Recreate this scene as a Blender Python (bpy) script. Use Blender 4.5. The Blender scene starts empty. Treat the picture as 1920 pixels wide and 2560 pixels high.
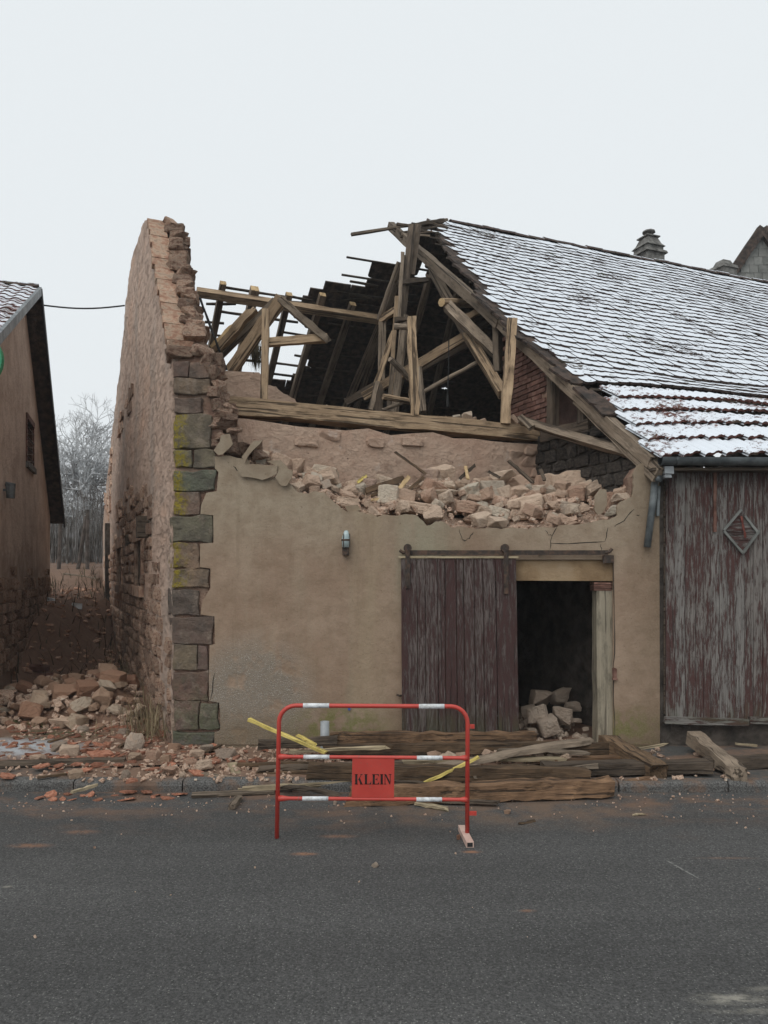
import bpy, bmesh, math, random
from mathutils import Vector, Matrix, noise as mnoise
random.seed(7)
R = random.Random(11)
scene = bpy.context.scene
col = scene.collection
# ------------------------------------------------------------------ camera, sky, sun, exposure
F, CX, HY, HC = 1923.0, 960.0, 1440.0, 1.98          # focal length and horizon of the photograph, eye height
cam = bpy.data.cameras.new('camera'); camo = bpy.data.objects.new('camera', cam); col.objects.link(camo)
camo.location = (0, 0, HC); camo.rotation_euler = (math.radians(90), 0, 0)
cam.sensor_fit = 'HORIZONTAL'; cam.sensor_width = 36; cam.lens = 36 * F / 1920
cam.shift_y = (HY - 1280) / 1920; cam.clip_start = .05; cam.clip_end = 900
scene.camera = camo
w = bpy.data.worlds.new('World'); scene.world = w; w.use_nodes = True
SUN_EL, SUN_ROT = math.radians(50), math.radians(208)
def world_nodes():
    nt = w.node_tree; nt.nodes.clear()
    sky = nt.nodes.new('ShaderNodeTexSky'); sky.sky_type = 'NISHITA'; sky.sun_disc = False
    sky.sun_elevation = SUN_EL; sky.sun_rotation = SUN_ROT; sky.dust_density = 6; sky.air_density = 1.5
    hs = nt.nodes.new('ShaderNodeHueSaturation'); hs.inputs['Saturation'].default_value = .15
    nt.links.new(sky.outputs[0], hs.inputs['Color'])
    mx = nt.nodes.new('ShaderNodeMix'); mx.data_type = 'RGBA'; mx.inputs[0].default_value = .93
    nt.links.new(hs.outputs[0], mx.inputs[6]); mx.inputs[7].default_value = (8.5, 8.98, 9.25, 1)
    bg = nt.nodes.new('ShaderNodeBackground'); bg.inputs[1].default_value = .1
    nt.links.new(mx.outputs[2], bg.inputs[0])
    out = nt.nodes.new('ShaderNodeOutputWorld'); nt.links.new(bg.outputs[0], out.inputs[0])
world_nodes()
sl = bpy.data.lights.new('sun', 'SUN'); sl.energy = 1.35; sl.angle = math.radians(55); sl.color = (1, .97, .93)
so = bpy.data.objects.new('sun', sl); col.objects.link(so)
so.rotation_euler = (math.radians(40), 0, math.radians(-28))
vs = scene.view_settings; vs.view_transform = 'Standard'; vs.look = 'None'; vs.exposure = 0; vs.gamma = 1
vs.use_curve_mapping = False

# ------------------------------------------------------------------ geometry of the place
def P(x, y, Y): return Vector(((x - CX) / F * Y, Y, HC + (HY - y) / F * Y))
YF = 8.5
def onplane(x, y, p0, n):
    d = Vector(((x - CX) / F, 1, (HY - y) / F)); c = Vector((0, 0, HC))
    return c + d * ((Vector(p0) - c).dot(n) / d.dot(n))
def gz(x, y, z=0.0):                                     # point on a level ground at height z
    Y = F * (HC - z) / (y - HY); return P(x, y, Y)
TH = math.radians(22)
RX = Vector((math.cos(TH), math.sin(TH), 0)); GX = Vector((-math.sin(TH), math.cos(TH), 0))
T0 = Vector((.39, 14.89, 0)); ZR = HC + 7.0; ZE = HC + 1.27
def LE(s): return min(7.05 + .404 * s, 7.85)
def SF(s, d):                                           # front roof slope
    sag = -.05 * math.sin(max(0, min(1, d / 7)) * math.pi) * (1 + .5 * math.sin(s * .9)) + .008 * math.sin(s * 2.1 + d)
    if d <= 5.2: z = ZR - .813 * d
    else:
        z1 = ZR - .813 * 5.2; z = z1 + (ZE - z1) * (d - 5.2) / (LE(s) - 5.2)
    p = T0 + RX * s - GX * d; p.z = z + sag; return p
def SR(s, d):                                           # rear roof slope
    p = T0 + RX * s + GX * d; p.z = ZR - .8 * d; return p
RN = (RX.cross(GX * 1 + Vector((0, 0, -.8)))).normalized()
def rear(x, y, off=0.0): return onplane(x, y, SR(0, 0) - RN * off, RN)
C0 = Vector(((432 - CX) / F * YF, YF, 0))               # front left corner of the barn
tg = (150 - CX) / F; G2 = Vector((tg, 1, 0)).normalized(); N2 = Vector((G2.y, -G2.x, 0))
def gab(x, y, off=0.0): return onplane(x, y, C0 + N2 * off, N2)
FT = Vector((3.03, 8.35, 0))                            # foot of the cut roof edge
def part_pt(u, z, off=0.0): p = FT + GX * u + RX * off; p.z = z; return p
def parti(x, y, off=0.0): return onplane(x, y, FT + RX * off, RX)
def proj(p): return CX + F * p.x / p.y, HY - F * (p.z - HC) / p.y
def interp(pts, t):
    if t <= pts[0][0]: return pts[0][1]
    for (a, b), (c, d) in zip(pts, pts[1:]):
        if t <= c: return b + (d - b) * (t - a) / (c - a)
    return pts[-1][1]
def laneside(X, Y):                                     # metres to the left of the gable wall's outer face
    return -(Vector((X, Y, 0)) - Vector((C0.x, C0.y, 0))).dot(N2)
def gheight(X, Y):
    z = .1
    k = max(0, min(1, (laneside(X, Y) + .3) / .5)) if Y < 24 else 1
    if Y > 12: z += k * .0065 * min(Y - 12, 16) ** 2
    b = max(0, min(1, (-5.2 - X - .02 * Y) / 1.6)); b = b * b * (3 - 2 * b)
    yy = max(0, min(1, (Y - 9.0) / 5)); z += b * yy * 1.15
    if Y > 28: z += .02 * (Y - 28)
    if laneside(X, Y) > .05 or Y > 24: z += .035 * mnoise.noise(Vector((X * 1.3, Y * 1.3, 0))) + .02 * mnoise.noise(Vector((X * 4, Y * 4, 3)))
    return z

# ------------------------------------------------------------------ objects
WM = {}
def place(o, M=None, parent=None):
    M = M or Matrix(); col.objects.link(o); WM[o] = M
    if parent is not None:
        o.parent = parent; o.matrix_parent_inverse = WM[parent].inverted()
    o.matrix_basis = M
    return o
def thing(name, label, cat, loc=(0, 0, 0), group=None):
    o = place(bpy.data.objects.new(name, None), Matrix.Translation(Vector(loc)))
    o.empty_display_size = .2
    return tag(o, label, cat, group)
def tag(o, label, cat, group=None):
    o['label'] = label; o['category'] = cat
    if group: o['group'] = group
    return o
def kind(o, k): o['kind'] = k; return o
class MB:
    def __init__(s): s.v = []; s.f = []
    def add(s, vs, fs, M=None):
        b = len(s.v)
        s.v += [tuple(M @ Vector(v)) if M is not None else tuple(v) for v in vs]
        s.f += [tuple(i + b for i in f) for f in fs]
    def box(s, a, b, j=0):
        x0, y0, z0 = a; x1, y1, z1 = b
        vs = [(x, y, z) for x in (x0, x1) for y in (y0, y1) for z in (z0, z1)]
        if j: vs = [tuple(c + R.uniform(-j, j) for c in v) for v in vs]
        s.add(vs, BOXF)
    def mesh(s, name, mat, smooth=False):
        me = bpy.data.meshes.new(name); me.from_pydata(s.v, [], s.f); me.materials.append(mat)
        if smooth: me.polygons.foreach_set('use_smooth', [True] * len(me.polygons))
        me.update(); return me
    def build(s, name, mat, parent=None, M=None, smooth=False):
        return place(bpy.data.objects.new(name, s.mesh(name, mat, smooth)), M, parent)
BOXF = [(0, 1, 3, 2), (4, 6, 7, 5), (0, 4, 5, 1), (2, 3, 7, 6), (0, 2, 6, 4), (1, 5, 7, 3)]
def inst(name, me, M, parent=None): return place(bpy.data.objects.new(name, me), M, parent)
def frame(p, x, z):
    x = Vector(x).normalized(); z = Vector(z); y = z.cross(x).normalized(); z = x.cross(y)
    return Matrix(((x.x, y.x, z.x, p[0]), (x.y, y.y, z.y, p[1]), (x.z, y.z, z.z, p[2]), (0, 0, 0, 1)))
def bar(name, p1, p2, wd, ht, mat, parent=None, up=(0, 0, 1), jit=.006, seg=6, bend=0, taper=1, rnd=False, roll=0, broken=(0, 0)):
    """a timber with its local X along its length; rnd: log; broken: splinter length at each end"""
    p1, p2 = Vector(p1), Vector(p2); L = (p2 - p1).length
    up = Vector(up)
    if abs((p2 - p1).normalized().dot(up)) > .97: up = Vector((0, -1, 0))
    M = frame(p1, p2 - p1, up)
    if roll: M = M @ Matrix.Rotation(roll, 4, 'X')
    n = 8 if rnd else 4
    vs, fs = [], []
    for i in range(seg + 1):
        t = i / seg; k = 1 + (taper - 1) * t
        by = bend * math.sin(math.pi * t)
        for q in range(n):
            if rnd: a = 2 * math.pi * (q + .5) / n; y, z = math.cos(a) * wd / 2 * k, math.sin(a) * ht / 2 * k
            else: y, z = ((-1, 1, 1, -1)[q] * wd / 2 * k, (-1, -1, 1, 1)[q] * ht / 2 * k)
            x = t * L
            if i == 0 and broken[0]: x += R.uniform(0, broken[0])
            if i == seg and broken[1]: x -= R.uniform(0, broken[1])
            vs.append((x + (R.uniform(-jit, jit) if 0 < i < seg else 0), y + R.uniform(-jit, jit), z + by + R.uniform(-jit, jit)))
    for i in range(seg):
        for q in range(n):
            a, b = i * n + q, i * n + (q + 1) % n
            fs.append((a, a + n, b + n, b))
    fs.append(tuple(range(n))); fs.append(tuple(seg * n + q for q in reversed(range(n))))
    m = MB(); m.v, m.f = vs, [tuple(reversed(f)) for f in fs]
    o = m.build(name, mat, parent, M)
    return o
def poly_prism(name, pts, thick, mat, parent=None, holes=(), M=None):
    """coplanar outline (+holes) filled and given the thickness vector"""
    bm = bmesh.new(); th = Vector(thick); loops = []
    for lp in [pts] + list(holes):
        vs = [bm.verts.new(p) for p in lp]
        loops.append(vs)
    es = [bm.edges.new((l[i], l[(i + 1) % len(l)])) for l in loops for i in range(len(l))]
    bmesh.ops.triangle_fill(bm, use_beauty=True, use_dissolve=False, edges=es)
    front = list(bm.faces)
    back = {}
    for l in loops:
        for v in l: back[v] = bm.verts.new(v.co + th)
    for f in front: bm.faces.new([back[v] for v in reversed(f.verts)])
    for l in loops:
        for i in range(len(l)):
            a, b = l[i], l[(i + 1) % len(l)]
            bm.faces.new((a, b, back[b], back[a]))
    bmesh.ops.recalc_face_normals(bm, faces=bm.faces)
    me = bpy.data.meshes.new(name); bm.to_mesh(me); bm.free(); me.materials.append(mat)
    return place(bpy.data.objects.new(name, me), M, parent)
def tube(mb, pts, rad, n=8, cap=True):
    pts = [Vector(p) for p in pts]; vs, fs = [], []
    a = None
    for i, p in enumerate(pts):
        d = (pts[min(i + 1, len(pts) - 1)] - pts[max(i - 1, 0)]).normalized()
        if a is None: a = d.cross(Vector((0, 0, 1)) if abs(d.z) < .9 else Vector((1, 0, 0)))
        a = (a - d * a.dot(d)).normalized(); b = d.cross(a)
        r = rad[i] if isinstance(rad, (list, tuple)) else rad
        vs += [p + (a * math.cos(2 * math.pi * q / n) + b * math.sin(2 * math.pi * q / n)) * r for q in range(n)]
    for i in range(len(pts) - 1):
        for q in range(n):
            u, v = i * n + q, i * n + (q + 1) % n
            fs.append((u, v, v + n, u + n))
    if cap: fs += [tuple(reversed(range(n))), tuple((len(pts) - 1) * n + q for q in range(n))]
    mb.add(vs, fs)
def hull_rock(seed, blocky=.8, n=7):
    r = random.Random(seed); bm = bmesh.new()
    for x in (-.5, .5):
        for y in (-.5, .5):
            for z in (-.5, .5):
                if r.random() < .16: continue
                bm.verts.new((x * r.uniform(blocky, 1.05), y * r.uniform(blocky, 1.05), z * r.uniform(blocky, 1.05)))
    for i in range(n):
        a = r.randrange(3); v = [r.uniform(-.38, .38) for _ in range(3)]; v[a] = r.choice((-1, 1)) * r.uniform(.48, .58); bm.verts.new(v)
    res = bmesh.ops.convex_hull(bm, input=bm.verts)
    bmesh.ops.delete(bm, geom=list({g for g in list(res['geom_interior']) + list(res['geom_unused']) if isinstance(g, bmesh.types.BMVert)}), context='VERTS')
    bmesh.ops.recalc_face_normals(bm, faces=bm.faces)
    vs = [v.co.copy() for v in bm.verts]; bm.verts.index_update(); fs = [tuple(v.index for v in f.verts) for f in bm.faces]
    bm.free(); return vs, fs
ROCKS = [hull_rock(100 + i, (.5, .66, .82)[i % 3], 6 + i % 4) for i in range(18)]
def rough_rock(k):
    """a hull with its faces split and knocked about, for the stones seen largest"""
    vs, fs = ROCKS[k]; bm = bmesh.new(); bv = [bm.verts.new(v) for v in vs]
    for f in fs: bm.faces.new([bv[i] for i in f])
    bmesh.ops.bevel(bm, geom=bm.edges[:], offset=.035, segments=1, affect='EDGES', clamp_overlap=True)
    bmesh.ops.triangulate(bm, faces=bm.faces[:]); bmesh.ops.subdivide_edges(bm, edges=[e for e in bm.edges if e.calc_length() > .22], cuts=1)
    bmesh.ops.triangulate(bm, faces=bm.faces[:])
    for v in bm.verts: v.co += Vector((mnoise.noise(v.co * 4 + Vector((k, 0, 0))), mnoise.noise(v.co * 4 + Vector((0, k, 9))), mnoise.noise(v.co * 4 + Vector((5, 0, k))))) * .07
    bm.verts.index_update(); out = [v.co.copy() for v in bm.verts], [tuple(v.index for v in f.verts) for f in bm.faces]; bm.free(); return out
RROCKS = [rough_rock(i) for i in range(18)]
def rock_meshes(mat, name='rock'):
    out = []
    for vs, fs in RROCKS:
        m = MB(); m.add(vs, fs); out.append(m.mesh(name, mat))
    return out
def trs(p, e, s): return Matrix.Translation(Vector(p)) @ Matrix.Rotation(e[2], 4, 'Z') @ Matrix.Rotation(e[1], 4, 'Y') @ Matrix.Rotation(e[0], 4, 'X') @ Matrix.Diagonal((s[0], s[1], s[2], 1))

ORD = ['first', 'second', 'third', 'fourth', 'fifth', 'sixth', 'seventh', 'eighth', 'ninth', 'tenth', 'eleventh', 'twelfth']
def single_out(items):
    """items: (object, text, photo x); things with the same text are told apart by their order from the left"""
    by = {}
    for o, t, x in items: by.setdefault(t, []).append((x, o))
    for t, l in by.items():
        l.sort(key=lambda q: q[0])
        for i, (x, o) in enumerate(l):
            n = len(l)
            if n == 1: e = ''
            elif i == 0: e = ', leftmost'
            elif i == n - 1: e = ', rightmost'
            elif i < 12: e = ', ' + ORD[i] + ' from left'
            else: e = ''
            o['label'] = t + e
def zone(x, edges):
    for lim, nm in edges:
        if x < lim: return nm
    return edges[-1][1]
# ------------------------------------------------------------------ materials
def N(nt, t, props=None, ins=None, **kw):
    n = nt.nodes.new(t)
    for k, v in (props or {}).items(): setattr(n, k, v)
    def put(s, v):
        if isinstance(v, bpy.types.NodeSocket): nt.links.new(v, s)
        elif isinstance(v, (tuple, list)) and len(v) == 3 and s.type == 'RGBA': s.default_value = (*v, 1)
        else: s.default_value = v
    for i, v in (ins or {}).items(): put(n.inputs[i], v)
    for k, v in kw.items(): put(n.inputs[k.replace('_', ' ')], v)
    return n
def noise(nt, vec, sc, det=6, rough=.55, dist=0): return N(nt, 'ShaderNodeTexNoise', Vector=vec, Scale=sc, Detail=det, Roughness=rough, Distortion=dist).outputs[0]
def mapr(nt, v, a, b, c=0., d=1.): return N(nt, 'ShaderNodeMapRange', {'interpolation_type': 'SMOOTHSTEP'}, {0: v, 1: a, 2: b, 3: c, 4: d}).outputs[0]
def mth(nt, op, a, b=0.): return N(nt, 'ShaderNodeMath', {'operation': op}, {0: a, 1: b}).outputs[0]
def mixc(nt, f, a, b, bl='MIX'): return N(nt, 'ShaderNodeMix', {'data_type': 'RGBA', 'blend_type': bl}, {0: f, 6: a, 7: b}).outputs[2]
def ramp(nt, f, cols):
    n = N(nt, 'ShaderNodeValToRGB', None, {0: f}); e = n.color_ramp.elements
    while len(e) < len(cols): e.new(.5)
    for el, (p, c) in zip(e, cols): el.position = p; el.color = (*c, 1)
    return n.outputs[0]
def stretch(nt, vec, sc): return N(nt, 'ShaderNodeMapping', None, {0: vec, 3: sc}).outputs[0]
def wpos(nt): return N(nt, 'ShaderNodeNewGeometry').outputs['Position']
def opos(nt):
    r = N(nt, 'ShaderNodeObjectInfo').outputs['Random']; k = mth(nt, 'MULTIPLY', r, 37.)
    c = N(nt, 'ShaderNodeCombineXYZ', None, {0: k, 1: k, 2: k}).outputs[0]
    return N(nt, 'ShaderNodeVectorMath', {'operation': 'ADD'}, {0: N(nt, 'ShaderNodeTexCoord').outputs['Object'], 1: c}).outputs[0]
def xyz(nt, v): return N(nt, 'ShaderNodeSeparateXYZ', None, {0: v}).outputs
def rnd(nt): return N(nt, 'ShaderNodeObjectInfo').outputs['Random']
def band(nt, v, a, b, s): return mth(nt, 'MULTIPLY', mapr(nt, v, a - s, a + s), mapr(nt, v, b - s, b + s, 1., 0.))
def spot(nt, pos, c, r, r0=.3):                          # round-ish mark round a world point
    d = N(nt, 'ShaderNodeVectorMath', {'operation': 'DIVIDE'}, {0: N(nt, 'ShaderNodeVectorMath', {'operation': 'SUBTRACT'}, {0: pos, 1: c}).outputs[0], 1: r}).outputs[0]
    return mapr(nt, N(nt, 'ShaderNodeVectorMath', {'operation': 'LENGTH'}, {0: d}).outputs[1], r0, 1., 1., 0.)
MATS = {}
def mat(name, fn, rough=.9, spec=.25):
    m = bpy.data.materials.new(name); m.use_nodes = True; nt = m.node_tree
    b = nt.nodes['Principled BSDF']; b.inputs['Roughness'].default_value = rough; b.inputs['Specular IOR Level'].default_value = spec
    c, h, hs, hd = fn(nt)
    if isinstance(c, bpy.types.NodeSocket): nt.links.new(c, b.inputs['Base Color'])
    else: b.inputs['Base Color'].default_value = (*c, 1)
    if h is not None:
        bp = N(nt, 'ShaderNodeBump', Strength=hs, Distance=hd, Height=h); nt.links.new(bp.outputs[0], b.inputs['Normal'])
    MATS[name] = m; return m
def simple(cols, sc, bs=8, hs=.5, hd=.02, st=(1, 1, 1), world=False, var=.0, det=7):
    def fn(nt):
        v = stretch(nt, wpos(nt) if world else opos(nt), st)
        f = noise(nt, v, sc, det)
        k = len(cols); c = ramp(nt, mapr(nt, f, .28, .72), [(i / (k - 1), q) for i, q in enumerate(cols)])
        if var:
            g = mapr(nt, rnd(nt), 0., 1., 1 - var, 1 + var); c = mixc(nt, 1., c, N(nt, 'ShaderNodeCombineXYZ', None, {0: g, 1: g, 2: g}).outputs[0], 'MULTIPLY')
        return c, noise(nt, v, bs, 8, .65), hs, hd
    return fn
def wood(cols, var=.25, grain=55, crack=.8):
    def fn(nt):
        p = opos(nt); v = stretch(nt, p, (.07, 1, 1)); f = noise(nt, v, grain, 6, .7, .4); b = noise(nt, p, 3.5, 4)
        k = len(cols); c = ramp(nt, mth(nt, 'ADD', mth(nt, 'MULTIPLY', f, .6), mth(nt, 'MULTIPLY', b, .4)), [(.3 + .4 * i / (k - 1), q) for i, q in enumerate(cols)])
        g = mapr(nt, rnd(nt), 0., 1., 1 - var, 1 + var); c = mixc(nt, 1., c, N(nt, 'ShaderNodeCombineXYZ', None, {0: g, 1: g, 2: g}).outputs[0], 'MULTIPLY')
        c = mixc(nt, mapr(nt, noise(nt, stretch(nt, p, (.3, 1, 1)), 11, 7, .7), .48, .68, 0., .6), c, tuple(q * .45 for q in cols[0]))
        cr = mapr(nt, noise(nt, stretch(nt, p, (.025, 1, 1)), 26, 3, .5, .2), .57, .63)
        c = mixc(nt, mth(nt, 'MULTIPLY', cr, crack), c, (.03, .022, .016))
        return c, mth(nt, 'SUBTRACT', f, mth(nt, 'MULTIPLY', cr, .8)), .7, .02
    return fn
mat('wood_tan', wood([(.16, .11, .068), (.345, .245, .155), (.47, .35, .23)]))
mat('wood_grey', wood([(.1, .078, .058), (.205, .16, .118), (.3, .24, .18)]))
mat('wood_dark', wood([(.035, .028, .022), (.09, .068, .05), (.15, .115, .085)]))
mat('wood_brown', wood([(.035, .025, .017), (.115, .075, .045), (.22, .14, .082)]))
mat('wood_rust', wood([(.05, .032, .02), (.16, .095, .055), (.31, .19, .105)]))
mat('jamb', wood([(.16, .14, .105), (.27, .235, .175), (.36, .315, .24)], .05, 30, .5))
mat('lintel_board', simple([(.2, .13, .072), (.29, .2, .115), (.34, .25, .16)], 3, 20, .5, .03, world=True))
mat('wood_fresh', wood([(.36, .24, .12), (.52, .37, .2), (.62, .46, .27)], .1, 40, .3))
mat('wood_yellow', wood([(.38, .29, .075), (.58, .46, .14), (.68, .56, .22)], .1, 40, .35))
mat('wood_pale', wood([(.2, .16, .1), (.34, .275, .18), (.45, .38, .26)], .15, 40, .5))
mat('steel_dark', simple([(.022, .017, .014), (.05, .034, .025), (.10, .055, .035)], 18), .75, .4)
mat('zinc', simple([(.05, .06, .065), (.11, .125, .13), (.17, .19, .195)], 6), .5, .5)
mat('rubber_black', simple([(.012, .012, .012), (.03, .03, .03)], 10), .7)
mat('rock', lambda nt: (lambda p, r: (mixc(nt, mapr(nt, noise(nt, p, 3.2, 5), .5, .7, 0., .75),
        ramp(nt, r, [(0, (.44, .27, .19)), (.15, (.6, .42, .31)), (.4, (.66, .485, .36)), (.75, (.71, .56, .43)), (.9, (.62, .55, .44)), (1, (.46, .32, .25))]),
        mixc(nt, noise(nt, p, 14, 4), (.48, .31, .22), (.62, .48, .36))), noise(nt, p, 7, 8, .7), .8, .12))(opos(nt), rnd(nt)))
mat('rock_lane', lambda nt: (lambda p, r: (mixc(nt, mapr(nt, noise(nt, p, 3.2, 5), .5, .7, 0., .7),
        ramp(nt, r, [(0, (.24, .12, .075)), (.3, (.4, .23, .15)), (.65, (.47, .31, .215)), (.88, (.52, .4, .29)), (1, (.6, .52, .42))]),
        mixc(nt, noise(nt, p, 14, 4), (.3, .16, .10), (.5, .34, .235))), noise(nt, p, 7, 8, .7), .8, .12))(opos(nt), rnd(nt)))
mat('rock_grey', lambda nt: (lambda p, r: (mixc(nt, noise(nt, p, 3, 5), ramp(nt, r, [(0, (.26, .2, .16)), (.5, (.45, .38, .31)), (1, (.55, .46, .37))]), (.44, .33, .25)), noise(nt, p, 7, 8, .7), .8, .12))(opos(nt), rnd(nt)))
mat('rubble_fine', simple([(.24, .14, .095), (.46, .3, .215), (.62, .46, .35), (.38, .25, .18), (.66, .57, .46)], 22, 40, 1, .04, world=True))
mat('tile_shard', simple([(.16, .07, .045), (.29, .12, .072), (.37, .19, .13)], 6, 20, .5, .02, var=.3))
mat('mortar', simple([(.17, .10, .075), (.26, .165, .12), (.34, .24, .18)], 5, 16, 1, .05, world=True))
mat('gable_stone', simple([(.2, .115, .08), (.36, .225, .16), (.48, .34, .25), (.3, .22, .17)], 5, 14, 1, .07, var=.3))
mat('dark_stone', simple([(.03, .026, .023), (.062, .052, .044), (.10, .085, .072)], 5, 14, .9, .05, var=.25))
mat('brick', simple([(.1, .05, .038), (.165, .085, .065), (.22, .13, .1)], 9, 22, .6, .03, var=.25))
mat('brick_coping', simple([(.27, .145, .095), (.39, .235, .16), (.45, .325, .235), (.3, .22, .16)], 11, 26, 1, .05, world=True, var=.12))
mat('straw', simple([(.05, .04, .025), (.12, .10, .06)], 10))
mat('frost', simple([(.22, .215, .21), (.42, .43, .435), (.56, .58, .6)], 6, world=True))
mat('bark', simple([(.05, .042, .036), (.12, .10, .088)], 6, world=True))
mat('dry_grass', simple([(.09, .07, .04), (.2, .155, .09), (.30, .24, .15)], 3, world=True))
mat('weeds', simple([(.03, .022, .014), (.07, .05, .032), (.06, .065, .03)], 2, world=True))
mat('grass', simple([(.05, .07, .02), (.11, .14, .05)], 3, world=True))
mat('sooty', simple([(.03, .016, .012), (.06, .034, .027), (.085, .055, .045)], 3, 9, .8, .05, world=True))
mat('paint_red', lambda nt: (lambda p: (mixc(nt, mapr(nt, noise(nt, p, 24, 8, .75), .57, .66, 0., .8), mixc(nt, noise(nt, p, 9), (.38, .032, .024), (.54, .065, .045)), mixc(nt, noise(nt, p, 50), (.3, .16, .12), (.09, .04, .03))), noise(nt, p, 60), .1, .003))(wpos(nt)), .45, .5)
mat('paint_white', simple([(.42, .42, .41), (.62, .64, .65), (.72, .74, .75)], 26), .4, .5)
mat('paint_black', simple([(.012, .01, .01), (.03, .022, .02)], 14), .5)
mat('foot_pink', simple([(.45, .3, .25), (.6, .45, .38)], 10), .6)
mat('pvc', simple([(.24, .26, .27), (.33, .35, .36)], 8), .4, .5)
mat('glass_lamp', simple([(.28, .36, .37), (.42, .5, .5)], 9), .25, .5)
mat('hedge_twigs', simple([(.06, .05, .04), (.14, .13, .12), (.3, .3, .3)], 2.5, world=True))
mat('lane_litter', simple([(.16, .08, .054), (.36, .18, .115), (.5, .33, .23), (.3, .2, .15), (.46, .19, .11)], 16, 30, .6, .03, world=True))
mat('green_sign', simple([(.0, .19, .075), (.01, .24, .1)], 4), .4, .5)
mat('dark_inside', simple([(.012, .011, .01), (.03, .026, .022)], 3, world=True))
mat('cable', lambda nt: ((.02, .02, .022), None, 0, 0), .6)
mat('slate', simple([(.12, .125, .115), (.18, .185, .172), (.24, .24, .225)], 3, 10, .4, .02, var=.12))
mat('concrete', simple([(.07, .068, .062), (.14, .135, .125), (.22, .215, .2)], 7, 16, .8, .04))
mat('shutter_red', simple([(.10, .03, .025), (.17, .06, .045)], 8, var=.2))
def m_plaster(nt):
    p = wpos(nt); X, Y, Z = xyz(nt, p)
    big = noise(nt, p, 1.1, 5, .6); med = noise(nt, p, 6, 6)
    c = mixc(nt, mapr(nt, big, .35, .65), (.268, .182, .13), (.345, .252, .186))
    up = mth(nt, 'MULTIPLY', mapr(nt, mth(nt, 'ADD', Z, mth(nt, 'MULTIPLY', big, 1.1)), 2.55, 3.4), .8)
    c = mixc(nt, up, c, (.345, .292, .218))
    c = mixc(nt, mapr(nt, med, .35, .72, 0., .5), c, (.175, .118, .077))
    st = noise(nt, stretch(nt, p, (1.6, 1, .16)), 2.4, 5)
    c = mixc(nt, mapr(nt, st, .52, .72, 0., .35), c, (.36, .3, .22))
    c = mixc(nt, mth(nt, 'MULTIPLY', band(nt, X, -.58, .05, .22), mapr(nt, st, .35, .6, 0., .35)), c, (.34, .275, .18))
    gs_ = mth(nt, 'MULTIPLY', spot(nt, p, (.45, 8.48, 2.2), (.6, 9, 1.0), .1), mapr(nt, st, .35, .6))
    c = mixc(nt, mth(nt, 'MULTIPLY', gs_, .6), c, (.29, .29, .21))
    # grey roughcast scar at the lower left, with white specks
    gm = mth(nt, 'MULTIPLY', spot(nt, p, (-1.45, 8.48, .55), (.85, 9, .95), .45), mapr(nt, noise(nt, p, 5, 6), .3, .5))
    c = mixc(nt, mth(nt, 'MULTIPLY', gm, .85), c, (.22, .2, .17))
    vo = N(nt, 'ShaderNodeTexVoronoi', Vector=p, Scale=62., Randomness=1.).outputs[0]
    c = mixc(nt, mth(nt, 'MULTIPLY', gm, mapr(nt, vo, .18, .28, .9, 0.)), c, (.5, .49, .46))
    # damp and moss along the foot of the wall
    damp = mapr(nt, mth(nt, 'ADD', Z, mth(nt, 'MULTIPLY', noise(nt, p, 3.5, 5), -.7)), -.3, .35, .75, 0.)
    c = mixc(nt, damp, c, (.14, .105, .065))
    ms = mth(nt, 'MULTIPLY', mth(nt, 'MAXIMUM', spot(nt, p, (-.5, 8.5, .32), (.7, 9, .32)), spot(nt, p, (2.75, 8.5, .22), (.55, 9, .4))), mapr(nt, noise(nt, p, 9), .38, .58))
    c = mixc(nt, mth(nt, 'MULTIPLY', ms, .8), c, (.12, .135, .03))
    # a dark run mark under the lamp
    rn = mth(nt, 'MULTIPLY', band(nt, X, -.5, -.36, .05), mth(nt, 'MULTIPLY', band(nt, Z, .4, 2.1, .3), mapr(nt, st, .4, .6)))
    c = mixc(nt, mth(nt, 'MULTIPLY', rn, .3), c, (.2, .2, .15))
    c = mixc(nt, mth(nt, 'MULTIPLY', mapr(nt, X, 2.5, 3.1), mapr(nt, noise(nt, p, 1.7, 5), .3, .6, .25, .7)), c, (.12, .085, .056))  # occlusion shade painted into the plaster, deepening towards the board-clad barn
    c = mixc(nt, mapr(nt, noise(nt, stretch(nt, p, (2.2, 1, .22)), 3.2, 6, .65), .55, .75, 0., .45), c, (.16, .115, .075))
    c = mixc(nt, mapr(nt, noise(nt, p, 55, 4, .75), .3, .7, .0, .5), c, mixc(nt, noise(nt, p, 23, 5, .7), (.14, .095, .06), (.39, .31, .215)))
    sp = mapr(nt, noise(nt, p, 48, 2, .5), .70, .75, 0., .5)
    c = mixc(nt, sp, c, (.12, .085, .05))
    h = mth(nt, 'ADD', mth(nt, 'MULTIPLY', noise(nt, p, 28, 6, .7), .35), mth(nt, 'ADD', noise(nt, p, 2.2, 3), mth(nt, 'MULTIPLY', mth(nt, 'MULTIPLY', gm, noise(nt, p, 70)), .9)))
    return c, h, .45, .05
mat('plaster', m_plaster, .92, .15)
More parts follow.
